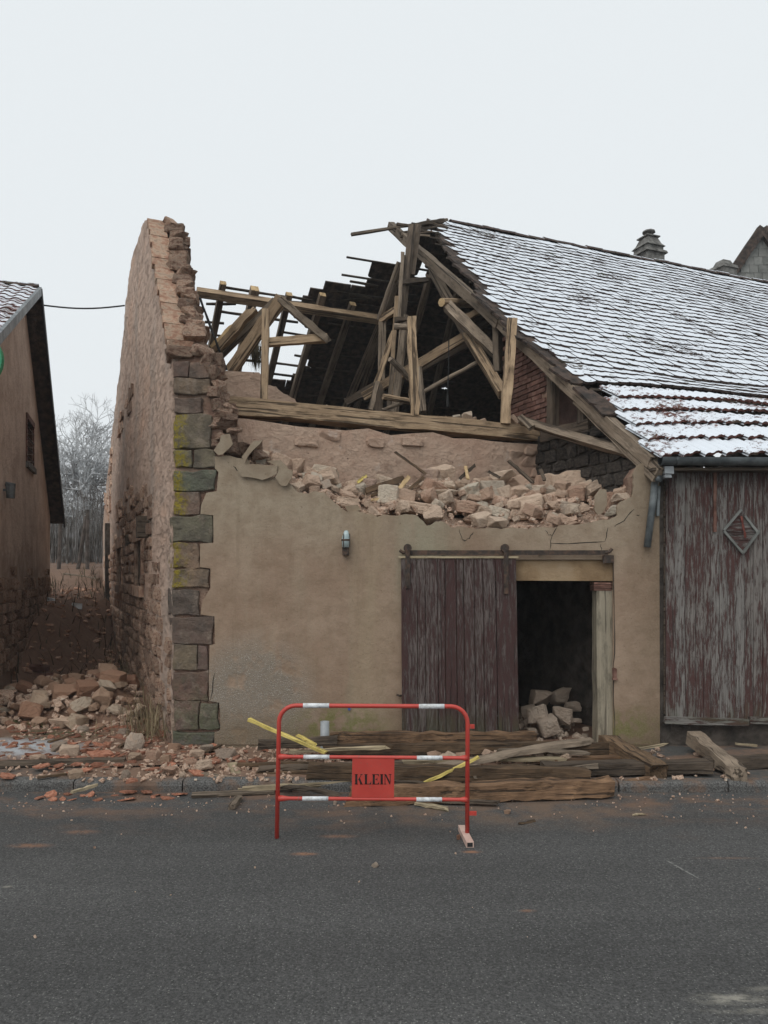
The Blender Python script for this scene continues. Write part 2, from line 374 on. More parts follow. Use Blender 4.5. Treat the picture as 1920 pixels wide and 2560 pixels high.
def m_inner(nt):
    p = wpos(nt); a = noise(nt, p, 1.8, 6, .65); b = noise(nt, p, 7, 8, .7)
    c = mixc(nt, mapr(nt, a, .35, .65), (.40, .27, .20), (.48, .35, .265))
    c = mixc(nt, mapr(nt, b, .52, .72, 0., .7), c, (.27, .175, .125))
    c = mixc(nt, mapr(nt, noise(nt, p, 3.1, 5), .62, .7, 0., .5), c, (.56, .47, .4))
    hz = noise(nt, stretch(nt, p, (.5, .5, 1.6)), 9, 5, .6, .6)
    lines = mth(nt, 'MULTIPLY', mapr(nt, mth(nt, 'ABSOLUTE', mth(nt, 'SUBTRACT', hz, .5)), .0, .022, 1., 0.), mapr(nt, a, .46, .62))
    c = mixc(nt, mth(nt, 'MULTIPLY', lines, .22), c, (.22, .14, .10))
    pit = mapr(nt, noise(nt, p, 26, 3), .70, .74)
    c = mixc(nt, mth(nt, 'MULTIPLY', pit, .7), c, (.07, .05, .04))
    return c, mth(nt, 'SUBTRACT', mth(nt, 'ADD', b, mth(nt, 'MULTIPLY', a, .8)), mth(nt, 'ADD', mth(nt, 'MULTIPLY', lines, .12), pit)), .8, .07
mat('inner_plaster', m_inner)
def m_gable(nt):
    p = wpos(nt); v = stretch(nt, p, (.3, .3, 1)); a = noise(nt, v, 7, 9, .72); b = noise(nt, p, .7, 4)
    c = mixc(nt, mapr(nt, a, .32, .68), (.4, .285, .222), (.62, .46, .365))
    c = mixc(nt, mapr(nt, b, .45, .68, 0., .75), c, (.36, .3, .255))
    c = mixc(nt, mapr(nt, noise(nt, v, 1.6, 6, .65), .52, .66, 0., .55), c, (.57, .37, .265))
    k = noise(nt, stretch(nt, p, (.25, .25, 1)), 17, 8, .78)
    c = mixc(nt, mapr(nt, k, .57, .69, 0., .5), c, (.2, .14, .108))
    Z = xyz(nt, p)[2]
    ms = mth(nt, 'MULTIPLY', mapr(nt, mth(nt, 'ADD', Z, mth(nt, 'MULTIPLY', b, .5)), .25, .8, 1., 0.), mapr(nt, noise(nt, p, 6), .4, .6))
    c = mixc(nt, mth(nt, 'MULTIPLY', ms, .75), c, (.055, .065, .028))
    return c, mth(nt, 'SUBTRACT', a, mth(nt, 'MULTIPLY', mapr(nt, k, .5, .7), .6)), .8, .09
mat('gable_render', m_gable)
def m_house(nt):
    p = wpos(nt); a = noise(nt, p, 2.2, 7, .65); b = noise(nt, p, 16, 6, .7); Z = xyz(nt, p)[2]
    c = mixc(nt, mapr(nt, a, .35, .65), (.42, .32, .255), (.58, .465, .385))
    c = mixc(nt, mapr(nt, b, .5, .72, 0., .6), c, (.27, .2, .155))
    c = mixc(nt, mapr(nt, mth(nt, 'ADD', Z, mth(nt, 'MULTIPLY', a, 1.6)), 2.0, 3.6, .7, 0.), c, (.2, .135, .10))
    return c, mth(nt, 'ADD', a, mth(nt, 'MULTIPLY', b, .6)), .8, .06
mat('house_render', m_house)
def m_quoin(yellow):
    def fn(nt):
        p = wpos(nt); r = rnd(nt); q = opos(nt)
        c = ramp(nt, r, [(0, (.18, .108, .082)), (.25, (.115, .105, .09)), (.5, (.13, .14, .10)), (.75, (.25, .17, .115)), (1, (.155, .10, .09))])
        c = mixc(nt, mapr(nt, noise(nt, q, 5, 7, .65), .35, .7, 0., .75), c, (.075, .064, .055))
        c = mixc(nt, mapr(nt, noise(nt, q, 6, 8, .75), .52, .64, 0., .65), c, (.24, .19, .15))
        X, Y, Z = xyz(nt, p)
        gm = mth(nt, 'MULTIPLY', mapr(nt, mth(nt, 'ADD', Z, noise(nt, p, 4)), .5, 1.9, .6, .05), mapr(nt, noise(nt, p, 6, 8, .7), .40, .6))
        c = mixc(nt, gm, c, (.095, .11, .058))
        if yellow:
            l = mth(nt, 'MULTIPLY', mapr(nt, mth(nt, 'ADD', X, mth(nt, 'MULTIPLY', noise(nt, p, 6, 6), .45)), -2.05, -1.9, 1., 0.), mapr(nt, noise(nt, p, 20, 9, .8), .42, .54))
            c = mixc(nt, mth(nt, 'MULTIPLY', l, .95), c, (.25, .195, .02))
        return c, noise(nt, q, 11, 9, .7), .9, .06
    return fn
mat('quoin', m_quoin(False)); mat('quoin_lichen', m_quoin(True))
def m_paint(cover, paint, under):
    def fn(nt):
        p = opos(nt); v = stretch(nt, p, (.12, 1, 1)); g = noise(nt, stretch(nt, p, (.04, 1, 1)), 70, 5, .7)
        u = ramp(nt, g, [(.3, tuple(c * .55 for c in under)), (.5, under), (.75, tuple(c * 1.35 for c in under))])
        f = mth(nt, 'ADD', mth(nt, 'MULTIPLY', noise(nt, v, 42, 9, .8), .72), mth(nt, 'MULTIPLY', noise(nt, stretch(nt, wpos(nt), (1.2, 1, .35)), 2.2, 4), .28))
        k = mapr(nt, mth(nt, 'ADD', f, mapr(nt, rnd(nt), 0., 1., -.012, .012)), cover - .035, cover + .035)
        pc = mixc(nt, noise(nt, p, 6), paint, tuple(c * .55 for c in paint))
        c = mixc(nt, k, pc, u)
        Z = xyz(nt, wpos(nt))[2]
        ms = mth(nt, 'MULTIPLY', mapr(nt, mth(nt, 'ADD', Z, mth(nt, 'MULTIPLY', noise(nt, p, 4), .6)), .45, .95, 1., 0.), mapr(nt, noise(nt, v, 7), .35, .6))
        c = mixc(nt, mth(nt, 'MULTIPLY', ms, .6), c, (.07, .085, .04))
        hl = mapr(nt, noise(nt, stretch(nt, p, (.02, 1, 1)), 40, 2), .66, .7)
        c = mixc(nt, mth(nt, 'MULTIPLY', hl, .7), c, (.02, .016, .014))
        return c, mth(nt, 'SUBTRACT', mth(nt, 'SUBTRACT', mth(nt, 'MULTIPLY', g, .5), mth(nt, 'MULTIPLY', k, .4)), hl), .8, .012
    return fn
mat('door_paint', m_paint(.517, (.076, .04, .037), (.12, .098, .09)), .8, .2)
mat('board_paint', m_paint(.507, (.098, .05, .045), (.175, .158, .144)), .85, .2)
mat('bare_board', m_paint(.465, (.098, .05, .045), (.188, .175, .162)), .85, .2)
def m_tile(snow_lo, snow_hi, tile, moss):
    def fn(nt):
        p = wpos(nt); q = opos(nt)
        nz = xyz(nt, N(nt, 'ShaderNodeNewGeometry').outputs['Normal'])[2]
        t = mixc(nt, mapr(nt, noise(nt, p, 9, 6), .3, .7), tuple(c * .45 for c in tile), tile)
        t = mixc(nt, mapr(nt, noise(nt, p, 4, 5), .56, .68, 0., .6), t, (.075, .075, .05))
        f = mth(nt, 'ADD', mth(nt, 'MULTIPLY', noise(nt, p, 16, 7, .7), .55), mth(nt, 'MULTIPLY', noise(nt, p, 1.3, 4), .45))
        s = mth(nt, 'MULTIPLY', mapr(nt, f, snow_lo, snow_hi, 1., 0.), mapr(nt, nz, .35, .5))
        c = mixc(nt, s, t, (.66, .7, .75))
        if moss:
            m = mth(nt, 'MULTIPLY', mapr(nt, noise(nt, p, 7, 4, .6), .64, .69), mapr(nt, noise(nt, p, .9, 3), .4, .62))
            c = mixc(nt, mth(nt, 'MULTIPLY', m, .9), c, (.10, .10, .055))
        return c, mth(nt, 'ADD', mth(nt, 'MULTIPLY', s, .5), noise(nt, p, 30, 4)), .4, .012
    return fn
mat('snow_tile', m_tile(.555, .60, (.075, .05, .042), True), .85, .2)
mat('snow_pantile', m_tile(.505, .575, (.14, .055, .042), False), .85, .2)
mat('bare_tile', simple([(.02, .017, .015), (.05, .037, .03), (.09, .062, .048)], 9, 20, .5, .02, world=True))
mat('lath', simple([(.035, .028, .022), (.085, .066, .05)], 8, var=.3))
def m_road(nt):
    p = wpos(nt); X, Y, Z = xyz(nt, p)
    c = mixc(nt, mth(nt, 'ADD', mth(nt, 'MULTIPLY', noise(nt, p, .45, 6, .6), 1.6), -.3), (.06, .06, .059), (.092, .09, .087))
    c = mixc(nt, mapr(nt, noise(nt, p, 70, 3, .7), .38, .62, 0., .7), c, (.03, .03, .03))
    vo = N(nt, 'ShaderNodeTexVoronoi', Vector=p, Scale=80., Randomness=1.)
    pk = mth(nt, 'MULTIPLY', mapr(nt, vo.outputs[0], .2, .34, 1., 0.), mapr(nt, xyz(nt, vo.outputs[1])[0], .55, .8))
    c = mixc(nt, mth(nt, 'MULTIPLY', pk, .55), c, (.23, .23, .21))
    gr = mapr(nt, xyz(nt, vo.outputs[1])[2], 0., 1., .72, 1.28); c = mixc(nt, 1., c, N(nt, 'ShaderNodeCombineXYZ', None, {0: gr, 1: gr, 2: gr}).outputs[0], 'MULTIPLY')
    tr = noise(nt, stretch(nt, p, (.12, 1, 1)), 1.4, 5, .6); g2 = mapr(nt, tr, .3, .7, .86, 1.16); c = mixc(nt, 1., c, N(nt, 'ShaderNodeCombineXYZ', None, {0: g2, 1: g2, 2: g2}).outputs[0], 'MULTIPLY')
    vp = N(nt, 'ShaderNodeTexVoronoi', Vector=p, Scale=38., Randomness=1.)
    pk2 = mth(nt, 'MULTIPLY', mapr(nt, vp.outputs[0], .1, .2, 1., 0.), mapr(nt, xyz(nt, vp.outputs[1])[1], .9, .94))
    c = mixc(nt, mth(nt, 'MULTIPLY', pk2, .5), c, (.22, .215, .195))
    # brick dust trodden into the asphalt along the kerb
    d = mth(nt, 'MULTIPLY', mapr(nt, mth(nt, 'ADD', Y, mth(nt, 'MULTIPLY', noise(nt, p, 1.1, 5, .6), 1.8)), 6.7, 7.8), mapr(nt, noise(nt, stretch(nt, p, (.6, 1, 1)), 3.5, 7, .65), .42, .68))
    c = mixc(nt, mth(nt, 'MULTIPLY', d, .8), c, (.17, .10, .065))
    d2 = mth(nt, 'MULTIPLY', spot(nt, p, (1.1, 6.6, 0), (1.9, .75, 1), .2), mapr(nt, noise(nt, p, 2.6, 6, .65), .38, .6))
    c = mixc(nt, mth(nt, 'MULTIPLY', d2, .65), c, (.16, .105, .07))
    for (cx, cy, rx, ry, k) in [(-.57, 5.48, .13, .045, .85), (.63, 5.52, .1, .04, .8), (-2.6, 5.65, .22, .07, .5), (-2.35, 5.95, .2, .08, .4), (-.35, 5.85, .2, .06, .4), (.85, 4.55, .07, .03, .5), (2.4, 5.4, .3, .03, .25)]:
        s_ = mth(nt, 'MULTIPLY', spot(nt, p, (cx, cy, 0), (rx, ry, 1), .1), mapr(nt, noise(nt, p, 16, 5, .7), .3, .55))
        c = mixc(nt, mth(nt, 'MULTIPLY', s_, k), c, (.30, .145, .08))
    for (cx, cy, rx, ry, k) in [(1.62, 3.6, .26, .075, .75), (1.93, 3.68, .3, .06, .5), (1.72, 3.5, .42, .04, .4), (-2.4, 4.9, .05, .03, .6)]:
        s_ = mth(nt, 'MULTIPLY', spot(nt, p, (cx, cy, 0), (rx, ry, 1), .0), mapr(nt, noise(nt, stretch(nt, p, (.5, 1, 1)), 22, 6, .7), .35, .62))
        c = mixc(nt, mth(nt, 'MULTIPLY', s_, k), c, (.33, .31, .26))
    # a chalky scrape running towards the camera
    sx = mth(nt, 'ADD', X, mth(nt, 'MULTIPLY', mth(nt, 'SUBTRACT', Y, 5.363), .29)); sc = mth(nt, 'MULTIPLY', band(nt, sx, 1.96, 1.972, .008), band(nt, Y, 5.05, 5.36, .04))
    c = mixc(nt, mth(nt, 'MULTIPLY', mth(nt, 'MULTIPLY', sc, mapr(nt, noise(nt, p, 30, 5), .3, .6)), .8), c, (.3, .3, .28))
    h = mth(nt, 'ADD', noise(nt, p, 90, 3, .6), mth(nt, 'MULTIPLY', mapr(nt, vo.outputs[0], .0, .5, 1., 0.), .8))
    return c, h, .55, .008
mat('asphalt', m_road, .82, .3)
def m_pave(nt):
    p = wpos(nt); X, Y, Z = xyz(nt, p)
    c = mixc(nt, noise(nt, p, 40, 4), (.05, .05, .05), (.11, .108, .10))
    d = mapr(nt, mth(nt, 'ADD', noise(nt, p, 1.6, 7, .65), mth(nt, 'MULTIPLY', band(nt, X, -2.8, 2.2, .9), .2)), .42, .62)
    c = mixc(nt, mth(nt, 'MULTIPLY', d, .85), c, mixc(nt, noise(nt, p, 14, 6, .7), (.15, .088, .058), (.3, .19, .13)))
    return c, noise(nt, p, 35, 8, .7), .7, .025
mat('pavement', m_pave)
def m_lane(nt):
    p = wpos(nt); X, Y, Z = xyz(nt, p)
    c = mixc(nt, noise(nt, p, 8, 8, .7), (.14, .085, .06), (.34, .205, .14))
    c = mixc(nt, mapr(nt, noise(nt, p, 2.4, 6), .5, .65, 0., .8), c, (.28, .175, .12))
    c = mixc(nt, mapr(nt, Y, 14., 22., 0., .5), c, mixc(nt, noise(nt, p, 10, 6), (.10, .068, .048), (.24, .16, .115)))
    g = mth(nt, 'MULTIPLY', spot(nt, p, (-3.85, 9.05, .1), (.8, .55, 2), .2), mapr(nt, noise(nt, p, 9, 5), .42, .58))
    c = mixc(nt, mth(nt, 'MULTIPLY', g, .8), c, (.07, .095, .035))
    sn = mth(nt, 'MAXIMUM', mth(nt, 'MULTIPLY', spot(nt, p, (-4.2, 8.35, .1), (1.25, .62, 2), .3), mapr(nt, noise(nt, p, 6, 8, .7), .36, .52)),
             mth(nt, 'MULTIPLY', spot(nt, p, (-4.9, 13.2, .4), (.9, 2.4, 2), .2), mapr(nt, noise(nt, p, 6, 8, .7), .48, .62, 0., .6)))
    sn = mth(nt, 'MAXIMUM', sn, mth(nt, 'MULTIPLY', mapr(nt, Y, 22., 30., 0., .25), mapr(nt, noise(nt, p, 3, 6), .42, .58)))
    c = mixc(nt, sn, c, (.6, .63, .66))
    return c, noise(nt, p, 16, 9, .72), 1., .08
mat('earth', m_lane)
def m_kerb(nt):
    p = wpos(nt)
    c = mixc(nt, mapr(nt, noise(nt, p, 75, 4, .8), .35, .65), (.035, .034, .033), (.16, .157, .15))
    c = mixc(nt, mapr(nt, noise(nt, p, 2.2, 8, .7), .46, .62, 0., .75), c, (.17, .105, .07))
    return c, noise(nt, p, 50, 6, .7), .6, .015
mat('granite', m_kerb)
mat('field', simple([(.06, .055, .04), (.15, .145, .12)], .6, world=True))

# ------------------------------------------------------------------ the setting
def sheet(name, x0, x1, y0, y1, nx, ny, zf, m):
    mb = MB()
    for j in range(ny + 1):
        for i in range(nx + 1):
            X = x0 + (x1 - x0) * i / nx; Y = y0 + (y1 - y0) * j / ny; mb.v.append((X, Y, zf(X, Y)))
    for j in range(ny):
        for i in range(nx):
            a = j * (nx + 1) + i; mb.f.append((a, a + 1, a + nx + 2, a + nx + 1))
    return kind(mb.build(name, MATS[m], smooth=True), 'structure')
sheet('ground', -450, 450, -60, 800, 2, 2, lambda x, y: -.12, 'field')
sheet('road', -60, 60, -30, 7.07, 2, 2, lambda x, y: 0, 'asphalt')
sheet('pavement', -60, 60, 7.16, 8.75, 240, 8, lambda x, y: .088 + .012 * mnoise.noise(Vector((x * 2, y * 2, 0))), 'pavement')
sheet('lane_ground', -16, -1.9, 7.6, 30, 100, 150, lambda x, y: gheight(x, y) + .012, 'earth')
sheet('field_behind', -60, 40, 24, 120, 40, 40, lambda x, y: gheight(x, y) - .05 - (.0 if y > 29 else .03), 'earth')
kerb = kind(bpy.data.objects.new('kerb', None), 'structure'); place(kerb, Matrix.Translation((0, 7.1, 0)))
def kerb_mesh(L):
    prof = [(0, -.2), (0, .06), (.012, .086), (.035, .1), (.13, .104), (.13, -.2)]; mb = MB()
    for x in (.006, L - .006):
        for y, z in prof: mb.v.append((x, y + R.uniform(-.003, .003), z + R.uniform(-.003, .003)))
    n = len(prof)
    for i in range(n): mb.f.append((i, i + n, (i + 1) % n + n, (i + 1) % n))
    mb.f += [tuple(range(n)), tuple(reversed(range(n, 2 * n)))]
    return mb.mesh('kerb_stone', MATS['granite'])
km = [kerb_mesh(1.0) for _ in range(3)]
for i in range(-9, 9):
    inst('kerb_stone', km[i % 3], Matrix.Translation((i + .15, 7.045 + R.uniform(-.008, .008) - .004 * i, R.uniform(-.006, .004))), kerb)

# ------------------------------------------------------------------ ruined barn: front wall
barn = thing('ruined_barn', 'half collapsed stone barn with beige rendered front, broken top and open roof timbers', 'barn', (0, YF, .1))
def fp(x, y, Y=YF): return P(x, y, Y)
TOP = [(537, 1141), (575, 1139), (604, 1146), (622, 1150), (630, 1166), (640, 1186), (676, 1194), (700, 1188), (722, 1206), (745, 1231), (768, 1234), (783, 1228), (812, 1231), (828, 1248), (845, 1262), (866, 1279), (890, 1275), (905, 1281), (933, 1287), (944, 1292), (956, 1286), (985, 1289), (1015, 1285), (1040, 1288), (1056, 1301), (1068, 1315), (1076, 1312), (1088, 1304), (1100, 1302), (1117, 1309), (1129, 1319), (1152, 1316), (1190, 1322), (1222, 1319), (1253, 1323), (1280, 1318), (1318, 1323), (1350, 1318), (1386, 1319), (1399, 1313), (1440, 1312), (1478, 1306), (1504, 1299), (1526, 1298), (1544, 1288), (1543, 1266), (1552, 1254), (1580, 1242), (1585, 1215), (1583, 1185), (1594, 1163), (1606, 1158), (1648, 1156)]
def rough(pts, amp, n=3):
    out = []
    for (a, b), (c, d) in zip(pts, pts[1:]):
        out.append((a, b))
        for i in range(1, n):
            t = i / n; out.append((a + (c - a) * t + R.uniform(-amp, amp), b + (d - b) * t + R.uniform(-amp, amp)))
    return out + [pts[-1]]
LEFT = [(536, 1872), (536, 1832), (550, 1826), (551, 1790), (548, 1757), (523, 1752), (522, 1700), (524, 1613), (537, 1610), (536, 1541), (512, 1538), (501, 1536), (505, 1505), (526, 1470), (526, 1421), (500, 1418), (500, 1359), (534, 1357), (533, 1288), (501, 1285), (503, 1262), (516, 1232), (542, 1228), (546, 1180), (537, 1170)]
out = LEFT + rough(TOP, 1.6, 3) + [(1650, 1872), (1534, 1872), (1534, 1399), (1225, 1399), (1225, 1872)]
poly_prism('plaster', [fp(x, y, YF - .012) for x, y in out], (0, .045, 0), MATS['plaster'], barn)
core = [(437, 1872)] + [(437, 1130)] + [(x, y + 4) for x, y in TOP] + [(1650, 1872), (1533, 1872), (1533, 1398), (1226, 1398), (1226, 1872)]
poly_prism('front_wall', [fp(x, y, YF + .034) for x, y in core], (0, .46, 0), MATS['mortar'], barn)
# loose plaster flakes curling off the edge
for pts, dy in [([(594, 1176), (609, 1163), (640, 1160), (694, 1164), (692, 1184), (676, 1193), (655, 1200), (640, 1196), (605, 1192)], -.055),
                ([(697, 1176), (714, 1172), (731, 1175), (730, 1194), (718, 1213), (706, 1215), (697, 1207), (688, 1194)], -.075),
                ([(534, 1126), (549, 1104), (553, 1087), (574, 1084), (582, 1110), (572, 1122), (556, 1136), (546, 1138)], -.06),
                ([(615, 1128), (632, 1104), (657, 1100), (640, 1118), (622, 1137), (611, 1158), (604, 1142)], -.05),
                ([(665, 1153), (702, 1150), (720, 1170), (722, 1174), (694, 1180), (690, 1164)], -.03),
                ([(862, 1265), (895, 1262), (902, 1276), (880, 1279), (868, 1277)], -.03),
                ([(1487, 1240), (1500, 1222), (1516, 1224), (1518, 1260), (1506, 1283), (1494, 1286), (1486, 1272)], -.04),
                ([(1546, 1258), (1583, 1240), (1587, 1268), (1560, 1292), (1548, 1296)], -.03)]:
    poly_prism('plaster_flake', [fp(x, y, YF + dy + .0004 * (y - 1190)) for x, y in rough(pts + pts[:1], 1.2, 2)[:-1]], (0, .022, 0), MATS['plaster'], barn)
def crack(pts, wpx=1.6, Y=YF - .0135):
    a = rough(pts, 1.8, 3); L = []; Rr = []
    for i, (x, y) in enumerate(a):
        x2, y2 = a[min(i + 1, len(a) - 1)]; x1, y1 = a[max(i - 1, 0)]
        d = math.hypot(x2 - x1, y2 - y1) or 1; k = wpx * R.uniform(.3, .8) * (.25 if i in (0, len(a) - 1) else 1)
        L.append((x - (y2 - y1) / d * k, y + (x2 - x1) / d * k)); Rr.append((x + (y2 - y1) / d * k, y - (x2 - x1) / d * k))
    mb = MB(); n = len(a)
    mb.v = [tuple(fp(x, y, Y)) for x, y in L + Rr]
    mb.f = [(i, i + 1, n + i + 1, n + i) for i in range(n - 1)]
    mb.build('crack', MATS['dark_inside'], barn)
for c in ([(1148, 1322), (1156, 1350), (1162, 1352), (1174, 1346), (1184, 1330)], [(1392, 1318), (1380, 1340), (1374, 1376)], [(1376, 1358), (1440, 1358), (1512, 1354)], [(1520, 1318), (1512, 1354)], [(1586, 1272), (1560, 1302), (1535, 1316)], [(1363, 1325), (1372, 1338), (1380, 1338)], [(583, 1165), (596, 1178)], [(1502, 1360), (1504, 1378)], [(1590, 1288), (1600, 1287)], [(1534, 1400), (1537, 1600), (1534, 1700), (1537, 1850)], [(537, 1680), (526, 1750)]):
    crack(c)
# quoins
QU = [(903, 945, 437, 471, 0), (902, 946, 473, 524, 0), (947, 986, 437, 530, 0), (991, 1031, 437, 505, 0), (1033, 1123, 437, 528, 1), (1126, 1172, 437, 482, 1), (1125, 1172, 485, 534, 0), (1176, 1227, 437, 540, 1), (1230, 1287, 436, 500, 1), (1289, 1356, 431, 531, 0), (1359, 1420, 434, 498, 1), (1422, 1468, 434, 523, 1), (1471, 1539, 431, 498, 0), (1542, 1610, 434, 533, 0), (1612, 1677, 434, 493, 0), (1613, 1676, 495, 519, 0), (1680, 1750, 434, 521, 0), (1754, 1827, 436, 496, 0), (1758, 1825, 500, 546, 0), (1830, 1874, 434, 533, 0)]
for y0, y1, x0, x1, ye in QU:
    a, b = fp(x0, y1 - 1.2), fp(x1, y0 + 1.2); bm = bmesh.new()
    bmesh.ops.create_cube(bm, size=1)
    cut = x0 < 440
    for v in bm.verts:
        front = v.co.y < 0
        x = a.x if v.co.x < 0 else b.x
        y = YF - .008 if front else YF + .3
        if not front and v.co.x < 0 and cut: x -= .125
        v.co = Vector((x + R.uniform(-.012, .012), y + R.uniform(-.006, .006), (a.z if v.co.z < 0 else b.z) + R.uniform(-.01, .01)))
    bmesh.ops.bevel(bm, geom=bm.edges[:], offset=.009, segments=1, affect='EDGES')
    bmesh.ops.subdivide_edges(bm, edges=bm.edges[:], cuts=3, use_grid_fill=True)
    bmesh.ops.recalc_face_normals(bm, faces=bm.faces); sd = R.random() * 50
    for v in bm.verts: v.co += Vector((mnoise.noise(v.co * 7 + Vector((sd, 0, 0))), .5 * mnoise.noise(v.co * 9 + Vector((0, sd, 0))), mnoise.noise(v.co * 7 + Vector((0, 0, sd))))) * .034
    c = (a + b) / 2; bmesh.ops.translate(bm, verts=bm.verts, vec=-c)
    me = bpy.data.meshes.new('quoin_stone'); bm.to_mesh(me); bm.free(); me.materials.append(MATS['quoin_lichen' if ye else 'quoin'])
    inst('quoin_stone', me, Matrix.Translation(c), barn)
# lintel, jamb, sliding door on its rail
mb = MB(); a, b = fp(1226, 1452), fp(1532, 1400); mb.box((a.x, YF + .02, a.z), (b.x, YF + .38, b.z), .004); lint = mb.build('lintel', MATS['lintel_board'], barn)
bar('jamb_post', fp(1509, 1874, YF + .13), fp(1507, 1474, YF + .13), .19, .2, MATS['jamb'], barn, (0, -1, 0), .008)
for i in range(4):
    mb = MB(); z = fp(0, 1456 + i * 5.4).z; mb.box((fp(1487, 0).x, YF + .03, z - .02), (fp(1531, 0).x, YF + .2, z), .003); mb.build('brick', MATS['brick'], barn)
for i, (x, dz) in enumerate([(1489, 1), (1226, 1)]):
    mb = MB(); mb.box((fp(x, 0).x + (.19 if i == 0 else -.01), YF + .2, -.1), (fp(x, 0).x + (.2 if i == 0 else 0), YF + .5, fp(0, 1452).z)); mb.build('reveal', MATS['mortar'], barn)
door = MB(); door.box((fp(1012, 0).x, YF - .062, fp(0, 1520).z), (fp(1285, 0).x, YF - .045, fp(0, 1490).z)); door = door.build('sliding_door', MATS['door_paint'], barn)
mb = MB(); mb.box((fp(1012, 0).x, YF - .062, fp(0, 1760).z), (fp(1285, 0).x, YF - .045, fp(0, 1730).z)); mb.build('ledge', MATS['door_paint'], door)
edges = [1002, 1042, 1062, 1093, 1111, 1139, 1158, 1184, 1206, 1238, 1290]
for x0, x1 in zip(edges, edges[1:]):
    xm = (x0 + x1) / 2; tilt = 6 * (xm - 1000) / 290 + 2
    bar('plank', fp(xm + tilt, 1838 + R.uniform(-4, 6), YF - .075), fp(xm, 1394 + R.uniform(-1, 4), YF - .075), (x1 - x0) * YF / F - .008, .024, MATS['door_paint'], door, (0, -1, 0), .0022, 8)
mb = MB(); mb.box((fp(996, 0).x, YF - .1, fp(0, 1396).z), (fp(1292, 0).x, YF - .05, fp(0, 1391).z)); mb.build('top_strip', MATS['wood_pale'], door)
for x in (1019, 1262):
    mb = MB(); a = fp(x - 6, 1484 if x > 1100 else 1470); b = fp(x + 5, 1370)
    mb.box((a.x, YF - .112, a.z), (b.x, YF - .1, b.z), .001)
    bm_c = fp(x, 1370, YF - .085)
    tube(mb, [bm_c + Vector((0, -.03, 0)), bm_c + Vector((0, .03, 0))], .045, 14)
    for yy in (1390, 1418, 1442, 1464): tube(mb, [fp(x, yy, YF - .125), fp(x, yy, YF - .1)], .009, 6)
    mb.build('hanger_strap', MATS['steel_dark'], door)
mb = MB(); a, b = fp(1018, 1388), fp(1515, 1376)
mb.box((a.x, YF - .078, a.z), (b.x, YF - .066, b.z), .002)
for x in (1106, 1266, 1348): mb.box((fp(x - 3, 0).x, YF - .07, fp(0, 1387).z), (fp(x + 3, 0).x, YF, fp(0, 1379).z))
tube(mb, [fp(1512, 1382, YF - .07), fp(1523, 1380, YF - .07), fp(1530, 1372, YF - .07)], .02, 6)
tube(mb, [fp(1020, 1382, YF - .07), fp(1008, 1382, YF - .07), fp(999, 1376, YF - .07)], .02, 6)
mb.box((fp(1505, 0).x, YF - .07, fp(0, 1408).z), (fp(1530, 0).x, YF - .01, fp(0, 1388).z), .01)
mb.build('door_rail', MATS['steel_dark'], barn)
mb = MB(); a = fp(991, 1737); tube(mb, [a + Vector((.1, .0, -.01)), a + Vector((.03, -.06, 0)), a + Vector((0, -.06, .012))], .012, 6); mb.build('door_catch', MATS['steel_dark'], barn)
mb = MB(); a = fp(1532, 1690); mb.box((a.x - .01, YF - .05, a.z - .04), (a.x + .04, YF, a.z - .02)); mb.box((a.x, YF - .03, a.z - .05), (a.x + .03, YF, a.z + .09), .008); mb.build('lock_keeper', MATS['brick'], barn)

# ------------------------------------------------------------------ gable wall beside the lane
GO = [(425, 869), (416, 812), (407, 760), (397, 708), (388, 663), (380, 598), (372, 548)]
BK = [(361, 552), (357, 560), (346, 594), (331, 641), (324, 679), (319, 717), (313, 760), (311, 800), (308, 839), (302, 890), (299, 934), (292, 975), (288, 1015), (280, 1083), (274, 1140), (267, 1200), (262, 1260), (257, 1320)]
gp = [gab(x, y) for x, y in GO] + [gab(x, y) for x, y in rough(BK, 1.5, 4)]
end = gp[-1].copy(); end.z = -.3
f0 = C0 + G2 * .02; gz0 = gab(425, 869)
def uz(u, z, off=0.0): p = C0 + G2 * u + N2 * off; p.z = z; return p
verge = [((gab(x, y) - C0).dot(G2), gab(x, y).z) for x, y in GO]
def vz(u): return interp(verge, u)
wins = [(342, 357, 1353, 1465), (297, 306, 1370, 1462)]
holes = []
for x0, x1, y0, y1 in wins:
    A, B = gab(x0, (y0 + y1) / 2), gab(x1, (y0 + y1) / 2); ua, ub = sorted(((A - C0).dot(G2), (B - C0).dot(G2)))
    za, zb = gab((x0 + x1) / 2, y1).z, gab((x0 + x1) / 2, y0).z; holes.append((ua, ub, za, zb))
gout = [uz(.03, -.3), uz(.03, vz(.03) - .02)] + gp + [end]
gw = poly_prism('gable_wall', gout, N2 * .2, MATS['gable_render'], barn, [[uz(a, c), uz(b, c), uz(b, d), uz(a, d)] for a, b, c, d in holes])
gin = [uz(.3, -.3, .203), uz(.3, vz(.3) - .3, .203)] + [p + N2 * .203 - Vector((0, 0, .22)) for p in gp[1:]] + [end + N2 * .203]
poly_prism('gable_inner_leaf', gin, N2 * .25, MATS['mortar'], barn)
